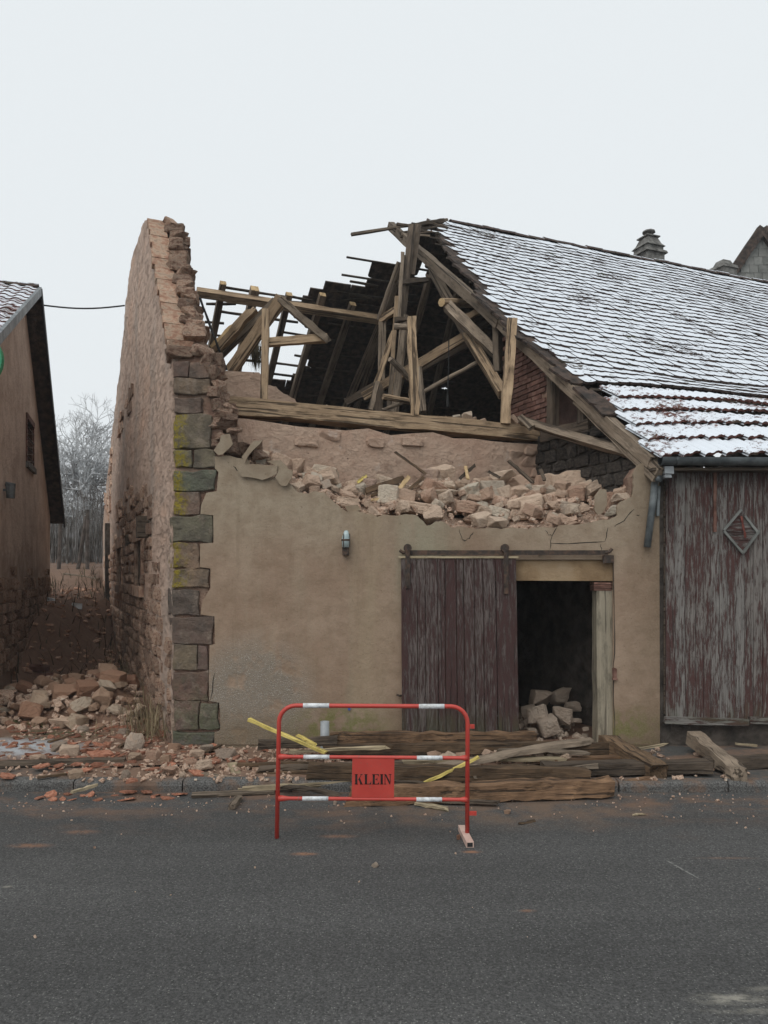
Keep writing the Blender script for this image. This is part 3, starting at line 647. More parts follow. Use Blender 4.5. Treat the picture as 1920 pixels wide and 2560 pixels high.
for a, b, c, d in holes:
    wn = MB(); wn.add([uz(a, c, .05), uz(b, c, .05), uz(b, d, .05), uz(a, d, .05), uz(a, c, .09), uz(b, c, .09), uz(b, d, .09), uz(a, d, .09)], [(0, 3, 2, 1), (4, 5, 6, 7), (0, 1, 5, 4), (1, 2, 6, 5), (2, 3, 7, 6), (3, 0, 4, 7)])
    wn = wn.build('window', MATS['dark_inside'], barn)
    def sb(n, u0, u1, z0, z1, o):
        m = MB(); m.add([uz(u, z, v) for u in (u0, u1) for v in (-o, .12) for z in (z0, z1)], BOXF); m.build(n, MATS['gable_stone'], wn)
    e = .14
    sb('lintel', a - .2, b + .2, d, d + .22, .05); sb('sill', a - .15, b + .15, c - .16, c, .07); sb('jamb', a - e, a, c, d, .035); sb('jamb', b, b + e, c, d, .035)
    bar('shutter_board', uz(b - (b - a) * .2, c, .03), uz(b - (b - a) * .2, d, .03), (b - a) * .3, .02, MATS['wood_dark'], wn, -N2)
def on(u, z, off=0.0): return uz(u, z, off)
pb = gab(371, 1318); bar('beam_stub', pb + N2 * .1, pb - N2 * .16, .22, .3, MATS['wood_dark'], barn)
pb = gab(326, 1350); bar('beam_stub', pb + N2 * .1, pb - N2 * .08, .2, .2, MATS['wood_dark'], barn)
# stones showing where the render has gone, nearest 300 as pieces, the rest joined
SM = []
for vs, fs in ROCKS[:9]:
    m = MB(); m.add(vs, fs); SM.append((m.mesh('stone', MATS['gable_stone']), vs, fs))
far = MB(); cnt = 0; z = .02; row = 0
cells = []
while z < 5.2:
    h = R.uniform(.14, .21); u = R.uniform(-.1, .1) + .12; row += 1; h -= .012
    while u < 14:
        L = R.uniform(.18, .42); um, zm = u + L / 2, z + h / 2
        lim = (4.9 if mnoise.noise(Vector((um * .45, zm * .55, 21))) > .12 else 2.3) + .5 * mnoise.noise(Vector((um * .5, 3, 0))) + (.35 if um > 3 else -.2)
        n = mnoise.noise(Vector((um * .8, zm * .8, 7)))
        inwin = any(a - .22 < um < b + .22 and c - .2 < zm < d + .26 for a, b, c, d in holes)
        gfl = gheight(*(uz(um, 0, -.3).xy))
        if zm < lim and n > -.34 and not inwin and zm > gfl - .1: cells.append((um, zm, L, h))
        u += L + .035
    z += h + .026
for i, (um, zm, L, h) in enumerate(sorted(cells)):
    M = frame(uz(um, zm, .064 - R.uniform(.0, .04)), G2, (0, 0, 1)) @ Matrix.Rotation(R.uniform(-.06, .06), 4, 'Y') @ Matrix.Diagonal((L * 1.02, .16, h * 1.02, 1))
    me, vs, fs = SM[R.randrange(9)]
    if i < 300: inst('stone', me, M, gw)
    else: far.add(vs, fs, M)
kind(far.build('far_stones', MATS['gable_stone'], gw), 'stuff')
# brick bed of the raking top and the ragged inner stones behind it
u = .02
bmz = []
while u < verge[-1][0] - .03:
    L = R.uniform(.09, .13); a, b = uz(u, vz(u), -.015 + R.uniform(-.01, .01)), uz(u + L - .006, vz(u + L - .006), -.015)
    d = (b - a); M = frame((a + b) / 2 + N2 * .115 + Vector((0, 0, R.uniform(-.006, .006))), N2, d.cross(N2) * (1 if d.cross(N2).z > 0 else -1))
    m = MB(); m.box((-.125 + R.uniform(-.02, .02), -d.length / 2, -.05), (.125 + R.uniform(-.03, .01), d.length / 2 + .004, .03), .004); m.build('coping_brick', MATS['brick_coping'], gw, M)
    u += L
SMD = rock_meshes(MATS['gable_stone'], 'stone')
z = 3.2
while z < verge[-1][1] - .1:
    h = R.uniform(.1, .17)
    if z < vz(0.03): uf = .12
    else: uf = next((q / 100 for q in range(0, 600) if vz(q / 100) >= z), verge[-1][0])
    for k in range(2):
        off = .3 + .06 * k + R.uniform(-.03, .05)
        if z < 3.9: off = .45 + .16 * k + R.uniform(-.03, .03)
        elif z < 4.45: off = .42 + .09 * k + R.uniform(-.03, .03)
        wv = R.uniform(.2, .3)
        M = frame(uz(uf + .05 + .22 * k * (z > 4.4) + R.uniform(-.03, .1), z + h / 2, off), N2 + G2 * R.uniform(-.3, .3), (R.uniform(-.1, .1), R.uniform(-.1, .1), 1)) @ Matrix.Diagonal((wv, R.uniform(.3, .45), h * 1.1, 1))
        inst('stone', R.choice(SMD), M, gw)
    z += h * .92
for (x, y, wpx, hpx) in [(563, 1003, 34, 18), (548, 968, 26, 24), (572, 1023, 40, 15), (560, 1040, 44, 16), (575, 1052, 38, 13), (566, 1070, 46, 14), (552, 1090, 40, 16), (585, 1075, 30, 12), (575, 1100, 26, 20), (540, 1012, 30, 24), (545, 1060, 38, 26), (546, 1110, 36, 22), (610, 1125, 40, 22), (590, 1128, 34, 20), (640, 1120, 30, 22), (655, 1135, 36, 20), (540, 985, 28, 22), (530, 935, 34, 30), (450, 888, 70, 22), (505, 880, 50, 28), (520, 905, 40, 34)]:
    inst('stone', R.choice(SMD), trs(fp(x, y, YF + .1), (R.uniform(-.2, .2), R.uniform(-.15, .15), R.uniform(-.5, .5)), (wpx * YF / F, .26, hpx * YF / F * 1.25)), gw)
mb = MB(); mb.add([P(437, 1140, YF + .05), P(560, 1140, YF + .05), P(552, 1000, YF + .05), P(530, 940, YF + .05), P(520, 885, YF + .05), P(440, 880, YF + .05)] + [p + Vector((0, .38, 0)) for p in [P(437, 1140, YF + .05), P(560, 1140, YF + .05), P(552, 1000, YF + .05), P(530, 940, YF + .05), P(520, 885, YF + .05), P(440, 880, YF + .05)]], [(0, 1, 2, 3, 4, 5), (11, 10, 9, 8, 7, 6)] + [(i, (i + 1) % 6 + 0, (i + 1) % 6 + 6, i + 6)[::-1] for i in range(6)])
mb.build('corner_core', MATS['mortar'], barn)
# ------------------------------------------------------------------ inside the ruin
BL = P(1340, 1062, 10.6); BL.z = 0
def inw(k, z, off=0.0): p = Vector((2.12, 10.6, 0)) + RX * k + GX * off; p.z = z; return p
ZB = 3.84                                              # underside of the great beam
top = [(-4.45, ZB)] + [(k * .3 - 4.3, ZB - .02 + R.uniform(-.05, .03)) for k in range(1, 14)] + [(.22, ZB - .04), (.25, ZB - .12), (.12, ZB - .15), (.1, 3.58), (.3, 3.56), (.33, 3.42), (.16, 3.4), (.2, 3.25), (.38, 3.22), (.36, 3.05), (.24, 3.0), (.35, 2.45)]
poly_prism('inner_wall', [inw(-4.45, 2.4)] + [inw(k, z) for k, z in top], GX * .4, MATS['inner_plaster'], barn)
bar('great_beam', inw(-4.35, ZB + .15, .12), inw(.18, ZB + .11, .12), .24, .2, MATS['wood_tan'], barn, jit=.012, seg=12)
ips = rock_meshes(MATS['inner_plaster'], 'stone')
for k, z, L, h in [(.2, 3.72, .3, .1), (-.12, 3.7, .26, .12), (.2, 3.56, .22, .13), (-.1, 3.55, .3, .12), (.26, 3.38, .28, .13), (-.02, 3.4, .24, .12), (.24, 3.22, .22, .12), (-.05, 3.24, .3, .13), (.28, 3.06, .26, .12), (0, 3.08, .24, .11), (-.35, 3.62, .22, .1), (-.4, 3.36, .26, .1), (-1.9, 3.7, .3, .09), (-2.4, 3.66, .24, .1), (-3.3, 3.6, .3, .1), (-3.0, 3.7, .26, .09)]:
    inst('stone', R.choice(ips), frame(inw(k, z, .03), RX, (0, 0, 1)) @ Matrix.Diagonal((L, .14, h * 1.2, 1)), barn)
# remains of the upper rear wall
up = [onplane(x, y, inw(0, 0, .55), GX) for x, y in rough([(530, 925), (648, 931), (668, 962), (690, 966), (709, 984), (738, 998), (742, 1008), (742, 1040), (530, 1040)], 1.5, 3)]
poly_prism('upper_wall', up, GX * .35, MATS['inner_plaster'], barn)
bits = rock_meshes(MATS['rock'], 'stone')
for k, s_ in [(-.35, .2), (-.28, .12), (-.2, .18), (-.08, .1), (-1.2, .12), (-1.05, .2), (-.95, .1), (-.8, .08), (-1.35, .07), (-2.0, .06), (-3.0, .08)]:
    inst('stone', R.choice(bits), trs(inw(k, ZB + .225 + s_ * .15, .1), (R.random(), R.random(), R.random() * 3), (s_ * 1.0, s_ * .7, s_ * .45)), barn)
# loft floor, ground floor, rear and far walls
mb = MB(); mb.add([(-2.2, YF + .45, 2.42), (3.1, YF + .45, 2.42), inw(.9, 2.42, 8.9), uz(9.6, 2.42, .42), (-2.2, YF + .45, 2.5), (3.1, YF + .45, 2.5), inw(.9, 2.5, 8.9), uz(9.6, 2.5, .42)], [(3, 2, 1, 0), (4, 5, 6, 7), (0, 1, 5, 4), (1, 2, 6, 5), (2, 3, 7, 6), (3, 0, 4, 7)])
mb.build('loft_floor', MATS['wood_dark'], barn)
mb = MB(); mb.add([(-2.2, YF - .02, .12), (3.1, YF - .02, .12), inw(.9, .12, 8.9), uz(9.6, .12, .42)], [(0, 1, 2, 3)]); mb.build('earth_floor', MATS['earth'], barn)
def wallbox(name, p, q, z0, z1, t, m, par):
    p, q = Vector(p), Vector(q); n = (q - p).cross(Vector((0, 0, 1))).normalized() * t; mb = MB(); vs = []
    for b in (p, q):
        for o in (Vector(), n):
            for z in (z0, z1): vs.append((b.x + o.x, b.y + o.y, z))
    mb.add(vs, BOXF); return mb.build(name, MATS[m], par)
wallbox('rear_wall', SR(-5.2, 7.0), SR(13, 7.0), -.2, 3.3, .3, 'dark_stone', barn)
# ------------------------------------------------------------------ board-clad barn to the right: partition, walls
tb = thing('board_barn', 'grey and maroon board-clad barn with snow-dusted tiled roof', 'barn', (4.2, YF, .1))
def rafter_z(u): return ZE + .813 * u
pw = poly_prism('partition_wall', [part_pt(.15, -.2), part_pt(13.5, -.2), part_pt(13.5, 3.2), part_pt(7.05 + 6.8, 3.2), part_pt(7.6, 3.9), part_pt(2.0, 3.9), part_pt(.15, ZE - .12)], RX * .3, MATS['dark_stone'], tb)
DS = []
for vs, fs in ROCKS[:8]:
    m = MB(); m.add(vs, fs); DS.append(m.mesh('stone', MATS['dark_stone']))
z = 2.55
while z < 3.8:
    h = R.uniform(.12, .17); u = .3 + R.uniform(0, .15)
    while u < 2.35:
        L = R.uniform(.16, .32)
        if z + h < rafter_z(u) - .1: inst('stone', R.choice(DS), frame(part_pt(u + L / 2, z + h / 2, .03), GX, (0, 0, 1)) @ Matrix.Diagonal((L, .14, h, 1)), pw)
        u += L + .012
    z += h + .012
# brick nogging between the posts, laid brick by brick
bk = MB(); bk.box((-.105, -.05, -.028), (.105, .05, .028)); bk = bk.mesh('brick', MATS['brick'])
ib = poly_prism('brick_infill', [part_pt(2.12, 4.0, .03), part_pt(3.25, 4.0, .03), part_pt(3.25, rafter_z(3.25) - .15, .03), part_pt(2.12, rafter_z(2.12) - .15, .03)], RX * .1, MATS['mortar'], tb)
z = 4.03; row = 0
while z < 5.9:
    u = 2.16 + (.11 if row % 2 else 0)
    while u < 3.2:
        if z < rafter_z(u) - .22 and R.random() > .03: inst('brick', bk, frame(part_pt(u + .1, z, .052 + R.uniform(-.012, .006)), GX, (0, 0, 1)) @ Matrix.Rotation(R.uniform(-.03, .03), 4, 'Y'), ib)
        u += .222
    z += .07; row += 1
poly_prism('dark_panel', [part_pt(1.15, 3.95, .05), part_pt(2.0, 3.95, .05), part_pt(2.0, rafter_z(2.0) - .15, .05), part_pt(1.15, rafter_z(1.15) - .15, .05)], RX * .06, MATS['sooty'], tb)
for u in (2.06, 1.4): bar('stud', part_pt(u, 3.9, .0), part_pt(u, rafter_z(u) - .1, .0), .13, .12, MATS['wood_dark'], tb, RX)
bar('sill_beam', part_pt(1.25, 3.84, .02), part_pt(2.3, 3.88, .02), .14, .16, MATS['wood_dark'], tb)
# ------------------------------------------------------------------ roof timbers: pixel, depth -> place
def tim(name, a, b, wpx, m, par=barn, thick=None, **k):
    p, q = P(*a), P(*b); wd = wpx * (a[2] + b[2]) / 2 / F
    return bar(name, p, q, wd, thick or wd, MATS[m], par, up=k.pop('up', (0, -1, 0)), **k)
tim('post', (660, 1000, 9.25), (665, 774, 9.25), 18, 'wood_tan')
tim('brace', (576, 928, 9.75), (706, 745, 9.42), 26, 'wood_tan', jit=.01)
tim('broken_timber', (522, 900, 9.75), (642, 763, 9.5), 20, 'wood_tan', broken=(0, .3), seg=8, jit=.018)
tim('broken_timber', (530, 870, 9.9), (636, 772, 9.75), 12, 'wood_fresh', broken=(0, .35), seg=8, jit=.02)
tim('broken_timber', (532, 905, 10.1), (690, 752, 9.8), 17, 'wood_grey', seg=8)
tim('rafter_piece', (697, 745, 9.3), (826, 856, 9.35), 17, 'wood_grey', broken=(.05, .12), seg=8, jit=.012)
tim('rafter_piece', (684, 765, 9.5), (718, 742, 9.45), 16, 'wood_grey', broken=(.05, .12))
tim('collar_piece', (672, 857, 9.3), (818, 845, 9.4), 19, 'wood_tan')
tim('stay_rod', (499, 743, 9.6), (566, 925, 9.6), 5, 'rubber_black', rnd=True)
tim('cut_post', (1037, 1040, 9.95), (1029, 794, 9.98), 23, 'wood_tan', jit=.012, seg=9)
tim('post_rear', (1058, 1030, 11.2), (1048, 920, 11.4), 15, 'wood_grey')
tim('king_post', (986, 1035, 12.6), (1012, 790, 12.8), 21, 'wood_grey', rnd=True)
tim('king_post', (1004, 800, 12.8), (1030, 566, 13.4), 20, 'wood_dark', rnd=True)
tim('pole', (1030, 690, 13.2), (1046, 566, 13.6), 14, 'wood_dark')
tim('pole', (996, 800, 12.5), (1007, 632, 12.9), 9, 'wood_grey')
tim('pole', (1003, 800, 12.6), (1014, 640, 13.0), 8, 'wood_dark')
tim('pole', (946, 800, 12.9), (997, 655, 12.6), 12, 'wood_grey', rnd=True)
tim('board_upright', (976, 985, 12.2), (992, 740, 12.3), 10, 'wood_tan', thick=.03)
tim('board_upright', (970, 1030, 12.2), (983, 900, 12.2), 10, 'wood_grey', thick=.03)
tim('post', (953, 960, 12.9), (956, 806, 12.9), 18, 'wood_grey')
tim('brace', (926, 1026, 12.3), (943, 955, 12.4), 13, 'wood_grey')
tim('brace', (941, 960, 12.4), (984, 830, 12.5), 13, 'wood_tan')
tim('post', (946, 1030, 12.8), (950, 960, 12.8), 21, 'wood_dark')
tim('tie_piece', (992, 708, 12.7), (1068, 700, 13.2), 11, 'wood_dark')
tim('tie_piece', (986, 800, 12.2), (1020, 797, 12.2), 11, 'wood_dark')
tim('log', (985, 816, 12.0), (1021, 818, 12.0), 15, 'wood_grey', rnd=True)
tim('log', (975, 897, 11.8), (1022, 945, 12.1), 15, 'wood_grey', rnd=True)
tim('log', (958, 991, 11.4), (1024, 1003, 11.6), 15, 'wood_tan', rnd=True)
tim('log', (955, 1026, 11.8), (1010, 1005, 11.9), 10, 'wood_grey', rnd=True)
tim('long_brace', (909, 992, 12.9), (1186, 828, 12.35), 21, 'wood_tan', seg=10)
tim('long_brace', (866, 1006, 13.6), (944, 962, 13.4), 18, 'wood_dark')
tim('long_brace', (1040, 930, 13.0), (1190, 850, 12.6), 16, 'wood_dark')
tim('pole', (1058, 980, 12.0), (1206, 899, 12.0), 11, 'wood_grey', rnd=True)
tim('strut', (952, 800, 12.9), (990, 775, 12.6), 14, 'wood_tan')
pst = tim('purlin_stub', (1104, 756, 12.2), (1200, 760, 12.9), 22, 'wood_tan', rnd=True, seg=5)
mb = MB(); tube(mb, [P(1103.4, 755.9, 12.19), P(1105, 756, 12.2)], .066, 10); mb.build('cut_end', MATS['wood_fresh'], pst)
tim('brace', (1118, 764, 12.3), (1242, 886, 11.6), 24, 'wood_grey', jit=.012)
tim('rafter_post', (1258, 985, 11.0), (1168, 838, 12.2), 22, 'wood_tan')
tim('rafter_post', (1172, 845, 12.2), (1081, 674, 13.6), 20, 'wood_grey')
tim('stud', (1242, 930, 11.3), (1236, 782, 11.6), 13, 'wood_grey')
tim('stud', (1251, 930, 11.5), (1249, 800, 11.7), 11, 'wood_dark')
tim('strut', (1165, 795, 12.3), (1210, 772, 12.1), 15, 'wood_tan')
tim('strut', (1180, 830, 12.5), (1236, 795, 12.3), 13, 'wood_dark')
tim('corner_post', (1262, 1062, 10.42), (1280, 800, 10.7), 22, 'wood_tan', jit=.01)
tim('fallen_rail', (1304, 1052, 10.4), (1625, 1150, 8.6), 20, 'wood_grey', thick=.1, seg=9)
tim('fallen_rail', (1300, 1042, 10.3), (1330, 1070, 10.1), 16, 'wood_grey', thick=.05)
rope = MB(); tube(rope, [P(1122, 850, 11.6), P(1121, 920, 11.6), P(1119, 990, 11.6)], .009, 5); tube(rope, [P(1119, 985, 11.6), P(1119, 1018, 11.6)], [.012, .03], 6)
rope.build('hanging_rope', MATS['rubber_black'], barn)
# cut edge of the front roof: verge rafter in two lengths, feet, stray sticks at the ridge
vr = bar('verge_rafter', SF(-.12, .0) + Vector((-.15, 0, -.24)), SF(-.12, 3.8) + Vector((0, 0, -.15)), .12, .15, MATS['wood_grey'], tb, seg=10, jit=.012)
bar('verge_rafter', SF(-.1, 3.75) + Vector((0, 0, -.14)), SF(-.05, 6.95) + Vector((0, 0, -.1)), .12, .15, MATS['wood_grey'], tb, seg=10, jit=.012)
bar('rafter_foot', SF(.0, 5.6) + Vector((-.05, -.02, -.16)), SF(-.06, 7.05) + Vector((0, 0, -.16)), .08, .17, MATS['wood_grey'], tb)
for a, b, wp, m in [((878, 586, 14.2), (1119, 549, 14.9), 6, 'wood_grey'), ((992, 560, 14.3), (1060, 570, 14.6), 5, 'wood_dark'), ((1000, 583, 14.3), (1100, 566, 14.6), 6, 'wood_dark'), ((1000, 592, 14.2), (1080, 578, 14.4), 4, 'wood_dark'), ((1002, 585, 14.3), (1075, 590, 14.3), 4, 'wood_grey'), ((1045, 562, 14.5), (1110, 552, 14.7), 9, 'wood_dark'), ((1070, 556, 14.6), (1120, 570, 14.6), 6, 'wood_dark')]:
    tim('lath', a, b, wp, m, tb)
for s in (.7, 1.4, 2.1, 2.8, 3.6, 4.5, 5.5, 6.5, 7.5, 9, 10.5):
    bar('rafter', SF(s, .05) - Vector((0, 0, .27)), SF(s, 5.15) - Vector((0, 0, .25)), .1, .13, MATS['wood_dark'], tb, seg=3); bar('rafter', SF(s, 5.2) - Vector((0, 0, .25)), SF(s, LE(s) - .25) - Vector((0, 0, .22)), .1, .13, MATS['wood_dark'], tb, seg=3)
# ------------------------------------------------------------------ tiles
def plain_tile():
    w_, L, t = .083, .37, .034
    o = [(-w_, .035), (-w_ * .72, .012), (0, 0), (w_ * .72, .012), (w_, .035), (w_, L), (-w_, L)]
    vs = [(x, y, t) for x, y in o] + [(x, y, 0) for x, y in o]; n = 7
    return vs, [tuple(range(n)), tuple(reversed(range(n, 2 * n)))] + [((i + 1) % n, i, i + n, (i + 1) % n + n) for i in range(n)]
def pan_tile(w_=.23, L=.42, a=.026, t=.03, waves=2):
    k = 4 * waves; vs, fs = [], []
    for y in (0, L):
        for zt in (t, 0):
            for i in range(k + 1): vs.append((-w_ / 2 + w_ * i / k, y, zt + a * (1 - abs(math.cos(math.pi * waves * i / k + .4)) * 1.0)))
    n = k + 1
    for i in range(k): fs += [(i, i + 1, i + 1 + 2 * n, i + 2 * n), (n + i + 1, n + i, n + i + 3 * n - n + 0 + n - n, n + i + 1 + 2 * n), (i + 1, i, i + n, i + n + 1)]
    return vs, fs
def roof_frame(S, s, d, e=.05):
    p = S(s, d); x = (S(s + e, d) - S(s - e, d)).normalized(); y = (S(s, max(d - e, 0)) - S(s, d + e)).normalized(); z = x.cross(y)
    return Matrix(((x.x, y.x, z.x, p.x), (x.y, y.y, z.y, p.y), (x.z, y.z, z.z, p.z), (0, 0, 0, 1)))
PT, PP = plain_tile(), pan_tile()
def tmesh(g, m):
    mb = MB(); mb.add(*g); return mb.mesh('roof_tile', MATS[m])
roof = MB(); roof.add([SF(.3, .1) - Vector((0, 0, .12)), SF(12.5, .1) - Vector((0, 0, .12)), SF(12.5, .16) - Vector((0, 0, .16)), SF(.3, .16) - Vector((0, 0, .16))], [(0, 1, 2, 3)])
roof = roof.build('roof', MATS['wood_dark'], tb)
def s0(d): return max(-.08, .56 - .17 * d) + .1 * mnoise.noise(Vector((d * 3.1, 1.5, 0)))
tiles = []
d = .34; i = 0
while d < 5.72:
    s = s0(d) + (.087 if i % 2 else 0) + .09
    while s < 12.6:
        M = roof_frame(SF, s, d) @ Matrix.Translation((R.uniform(-.006, .006), R.uniform(-.014, .01), .02 + R.uniform(0, .012))) @ Matrix.Rotation(R.gauss(0, .02), 4, 'Z') @ Matrix.Rotation(-.09 + R.uniform(-.03, .015), 4, 'X') @ Matrix.Rotation(R.gauss(0, .018), 4, 'Y')
        if s < s0(d) + .3: M = M @ Matrix.Rotation(R.gauss(0, .09), 4, 'Z') @ Matrix.Rotation(R.uniform(-.08, .02), 4, 'Y')
        x, y = proj(M.translation)
        if x < 2350 and R.random() > .002: tiles.append((M, PT, 0, x))
        s += .174
    d += .16; i += 1
for rr in range(5):
    d0 = 5.98 + rr * .272; s = .05 + .08 * (4 - rr) * .6 + (.0 if rr else .1)
    while s < 4.5:
        d = d0 + (LE(s) - 7.05) * (rr + 1) / 5 * .92
        M = roof_frame(SF, s, d) @ Matrix.Translation((0, R.uniform(-.012, .012), .045)) @ Matrix.Rotation(R.gauss(0, .012), 4, 'Z') @ Matrix.Rotation(-.115, 4, 'X')
        x, y = proj(M.translation)
        if x < 2350: tiles.append((M, PP, 1, x))
        s += .222
tiles.sort(key=lambda t: t[0].translation.length + (100 if t[3] > 1935 else 0))
TM = [tmesh(PT, 'snow_tile'), tmesh(PP, 'snow_pantile')]; rest = [MB(), MB()]
for j, (M, g, k, x) in enumerate(tiles):
    if j < 300: inst('roof_tile', TM[k], M, roof)
    else: rest[k].add(*g, M)
for k in (0, 1):
    if rest[k].v: kind(rest[k].build('roof_tiles_beyond', MATS[('snow_tile', 'snow_pantile')[k]], roof), 'stuff')
# broken bare tiles along the ragged edge
bt = [tmesh(PT, 'bare_tile')]
for q in range(60):
    d = R.uniform(.3, 6.6); s = s0(min(d, 5.5)) - R.uniform(-.05, .08)
    inst('broken_tile', bt[0], roof_frame(SF, s, d) @ Matrix.Translation((0, 0, -.01)) @ Matrix.Rotation(R.gauss(0, .25), 4, 'Z') @ Matrix.Rotation(R.uniform(-.15, .1), 4, 'Y'), roof)
d = .3
while d < 7.0:
    bar('lath', SF(R.uniform(-.02, .15), d) - Vector((0, 0, .05)), SF(5.5, min(d, LE(5.5))) - Vector((0, 0, .05)), .03, .03, MATS['lath'], roof, jit=.002, seg=3); d += .295
# ridge tiles
hv, hf = [], []
for y in (0, .4):
    for k in range(7):
        a = math.pi * k / 6; hv.append((math.cos(a) * (.12 if y == 0 else .105), y, math.sin(a) * .085))
for k in range(6): hf.append((k, k + 1, k + 8, k + 7))
mb = MB(); mb.add(hv, hf); mb.add([(x * .82, y, z * .82) for x, y, z in hv], [tuple(reversed(f)) for f in hf]); mb.f += [(k + 1, k, k + 14, k + 15) for k in range(6)]
mat('snow_ridge', m_tile(.53, .6, (.1, .07, .06), True), .85, .2); rm = mb.mesh('ridge_tile', MATS['snow_ridge'])
s = .98
while s < 12.4:
    p = SF(s, 0) + Vector((0, 0, -.02 + R.uniform(-.012, .012))); inst('ridge_tile', rm, frame(p, RX.cross(Vector((0, 0, 1))), (R.uniform(-.03, .03), 0, 1)) @ Matrix.Rotation(R.gauss(0, .02), 4, 'X'), roof); s += .36
# rear slope seen from below: rafters, laths, the tiles that are left
rr_ = MB(); rr_.add([SR(-5, 6.6) - Vector((0, 0, .1)), SR(12.5, 6.6) - Vector((0, 0, .1)), SR(12.5, 7.2) - Vector((0, 0, .1)), SR(-5, 7.2) - Vector((0, 0, .1))], [(0, 1, 2, 3)])
rroof = rr_.build('rear_roof', MATS['wood_dark'], barn)
for (x1, y1, x2, y2, wp) in [(558, 708, 524, 890, 15), (637, 722, 592, 930, 20), (723, 736, 668, 968, 15), (807, 737, 728, 1004, 15), (882, 760, 800, 1005, 15), (960, 790, 868, 1008, 15), (1005, 660, 935, 880, 14), (1075, 690, 1000, 960, 14), (1150, 700, 1090, 960, 14)]:
    a, b = rear(x1, y1, .14), rear(x2, y2, .14); e = b + (b - a).normalized() * 2.5
    ra = bar('rafter', a, e, wp * a.y / F, wp * a.y / F, MATS['wood_grey'], rroof, up=RN, jit=.008)
    if x1 < 900:
        n_ = (b - a).normalized(); bar('cut_end', a - n_ * .012, a + n_ * .001, wp * a.y / F, wp * a.y / F, MATS['wood_fresh'], ra, up=RN, jit=.001, seg=1)
bar('purlin', rear(492, 730, .3), rear(962, 802, .3), .145, .15, MATS['wood_tan'], rroof, up=RN, jit=.008, seg=10)
for (x1, y1, x2, y2) in [(560, 718, 640, 731), (640, 731, 725, 744), (725, 741, 780, 752), (875, 703, 945, 716), (872, 736, 945, 748), (852, 753, 935, 743), (552, 779, 612, 788), (512, 805, 560, 808), (540, 838, 570, 842), (515, 760, 590, 760), (684, 798, 745, 806), (700, 829, 770, 840), (608, 900, 660, 905), (684, 907, 775, 919), (670, 933, 745, 942), (600, 866, 625, 868), (736, 888, 760, 892), (725, 755, 790, 760), (575, 930, 640, 934)]:
    bar('lath', rear(x1, y1, .03), rear(x2, y2, .03), .045, .03, MATS['lath'], rroof, up=RN, jit=.004, seg=3)
fb = [(540, 1200), (600, 1045), (650, 1022), (690, 1012), (696, 925), (738, 928), (744, 765), (758, 762), (770, 790), (776, 745), (800, 728), (812, 752), (826, 765), (840, 762), (850, 778), (862, 792), (870, 760), (880, 748), (890, 765), (905, 772), (915, 745), (930, 752), (940, 742), (956, 742), (966, 735), (972, 670), (1000, 640), (1100, 560)]
rt = []; d = .5; i = 0
while d < 7.1:
    s = -4.6 + (.087 if i % 2 else 0)
    while s < 12.5:
        p = SR(s, d); x, y = proj(p); x += R.uniform(-7, 7)
        ok = x > interp(fb, y) and not (1093 < x < 1108 and 978 < y < 998) and not (752 < x < 776 and 918 < y < 938) and s < 12
        if y < 720 and 1040 < x < 1068 and y > 640: ok = False
        if ok: rt.append((s, d, p.length, x, y))
        s += .19
    d += .152; i += 1
rt.sort(key=lambda t: (0 if 640 < t[3] < 1250 and t[4] < 1010 else 1, t[2])); more = MB(); rm_ = tmesh(PT, 'bare_tile')
for j, (s, d, L, x, y) in enumerate(rt):
    M = roof_frame(SR, s, d) @ Matrix.Diagonal((1.12, 1, 1, 1))
    y0 = (SR(s, d - .05) - SR(s, d)).normalized(); x0 = RX * -1; z0 = x0.cross(y0); p = SR(s, d) + z0 * .03
    M = Matrix(((x0.x, y0.x, z0.x, p.x), (x0.y, y0.y, z0.y, p.y), (x0.z, y0.z, z0.z, p.z), (0, 0, 0, 1))) @ Matrix.Rotation(-.07, 4, 'X') @ Matrix.Rotation(R.gauss(0, .02), 4, 'Z') @ Matrix.Diagonal((1.14, 1, 1, 1))
    if j < 300: inst('roof_tile', rm_, M, rroof)
    else: more.add(*PT, M)
kind(more.build('roof_tiles_beyond', MATS['bare_tile'], rroof), 'stuff')
d = .8
while d < 6.5:
    bar('lath', SR(-1.3 if d > 3.5 else -.9, d) - Vector((0, 0, .02)), SR(7, d) - Vector((0, 0, .02)), .035, .03, MATS['lath'], rroof, up=RN, jit=.002, seg=4); d += .3
wallbox('end_wall', SF(12.3, 7.5), SR(12.3, 7.0), -.2, 3.4, .3, 'dark_stone', tb)
poly_prism('end_gable', [SF(12.3, 7.0), SR(12.3, 6.9), SR(12.3, .1)], RX * .2, MATS['dark_stone'], tb)
# board cladding
bw = MB(); bw.box((fp(1662, 0).x, YF + .03, .45), (6.4, YF + .2, ZE - .08)); bw = bw.build('backing', MATS['wood_dark'], tb)
x = 1664; first = True
while x < 2370:
    wpx = R.uniform(17, 26); m = 'bare_board' if R.random() < .42 else 'board_paint'
    if 1840 > x > 1815: m = 'bare_board'
    bar('board', fp(x + wpx / 2, 1802 + R.uniform(-3, 3), YF + .005), fp(x + wpx / 2, 1172, YF + .005), wpx * YF / F - .004, .028, MATS[m], tb, (0, -1, 0), .0022, 8); x += wpx
for x, y1, m in ((1675, 1327, 'door_paint'), (1787, 1330, 'brick')): bar('cover_strip', fp(x, y1, YF - .025), fp(x, 1180, YF - .025), .032, .02, MATS[m], tb, (0, -1, 0), .002)
for a, b in ((1661, 1872), (1873, 2120), (2121, 2370)):
    y0, y1 = 1799 + (a - 1661) * .014, 1805
    bar('bottom_rail', fp(a, 1800, YF - .03), fp(b - 1, 1806 if a < 1700 else 1803, YF - .03), .04, .075, MATS['bare_board'], tb, jit=.003)
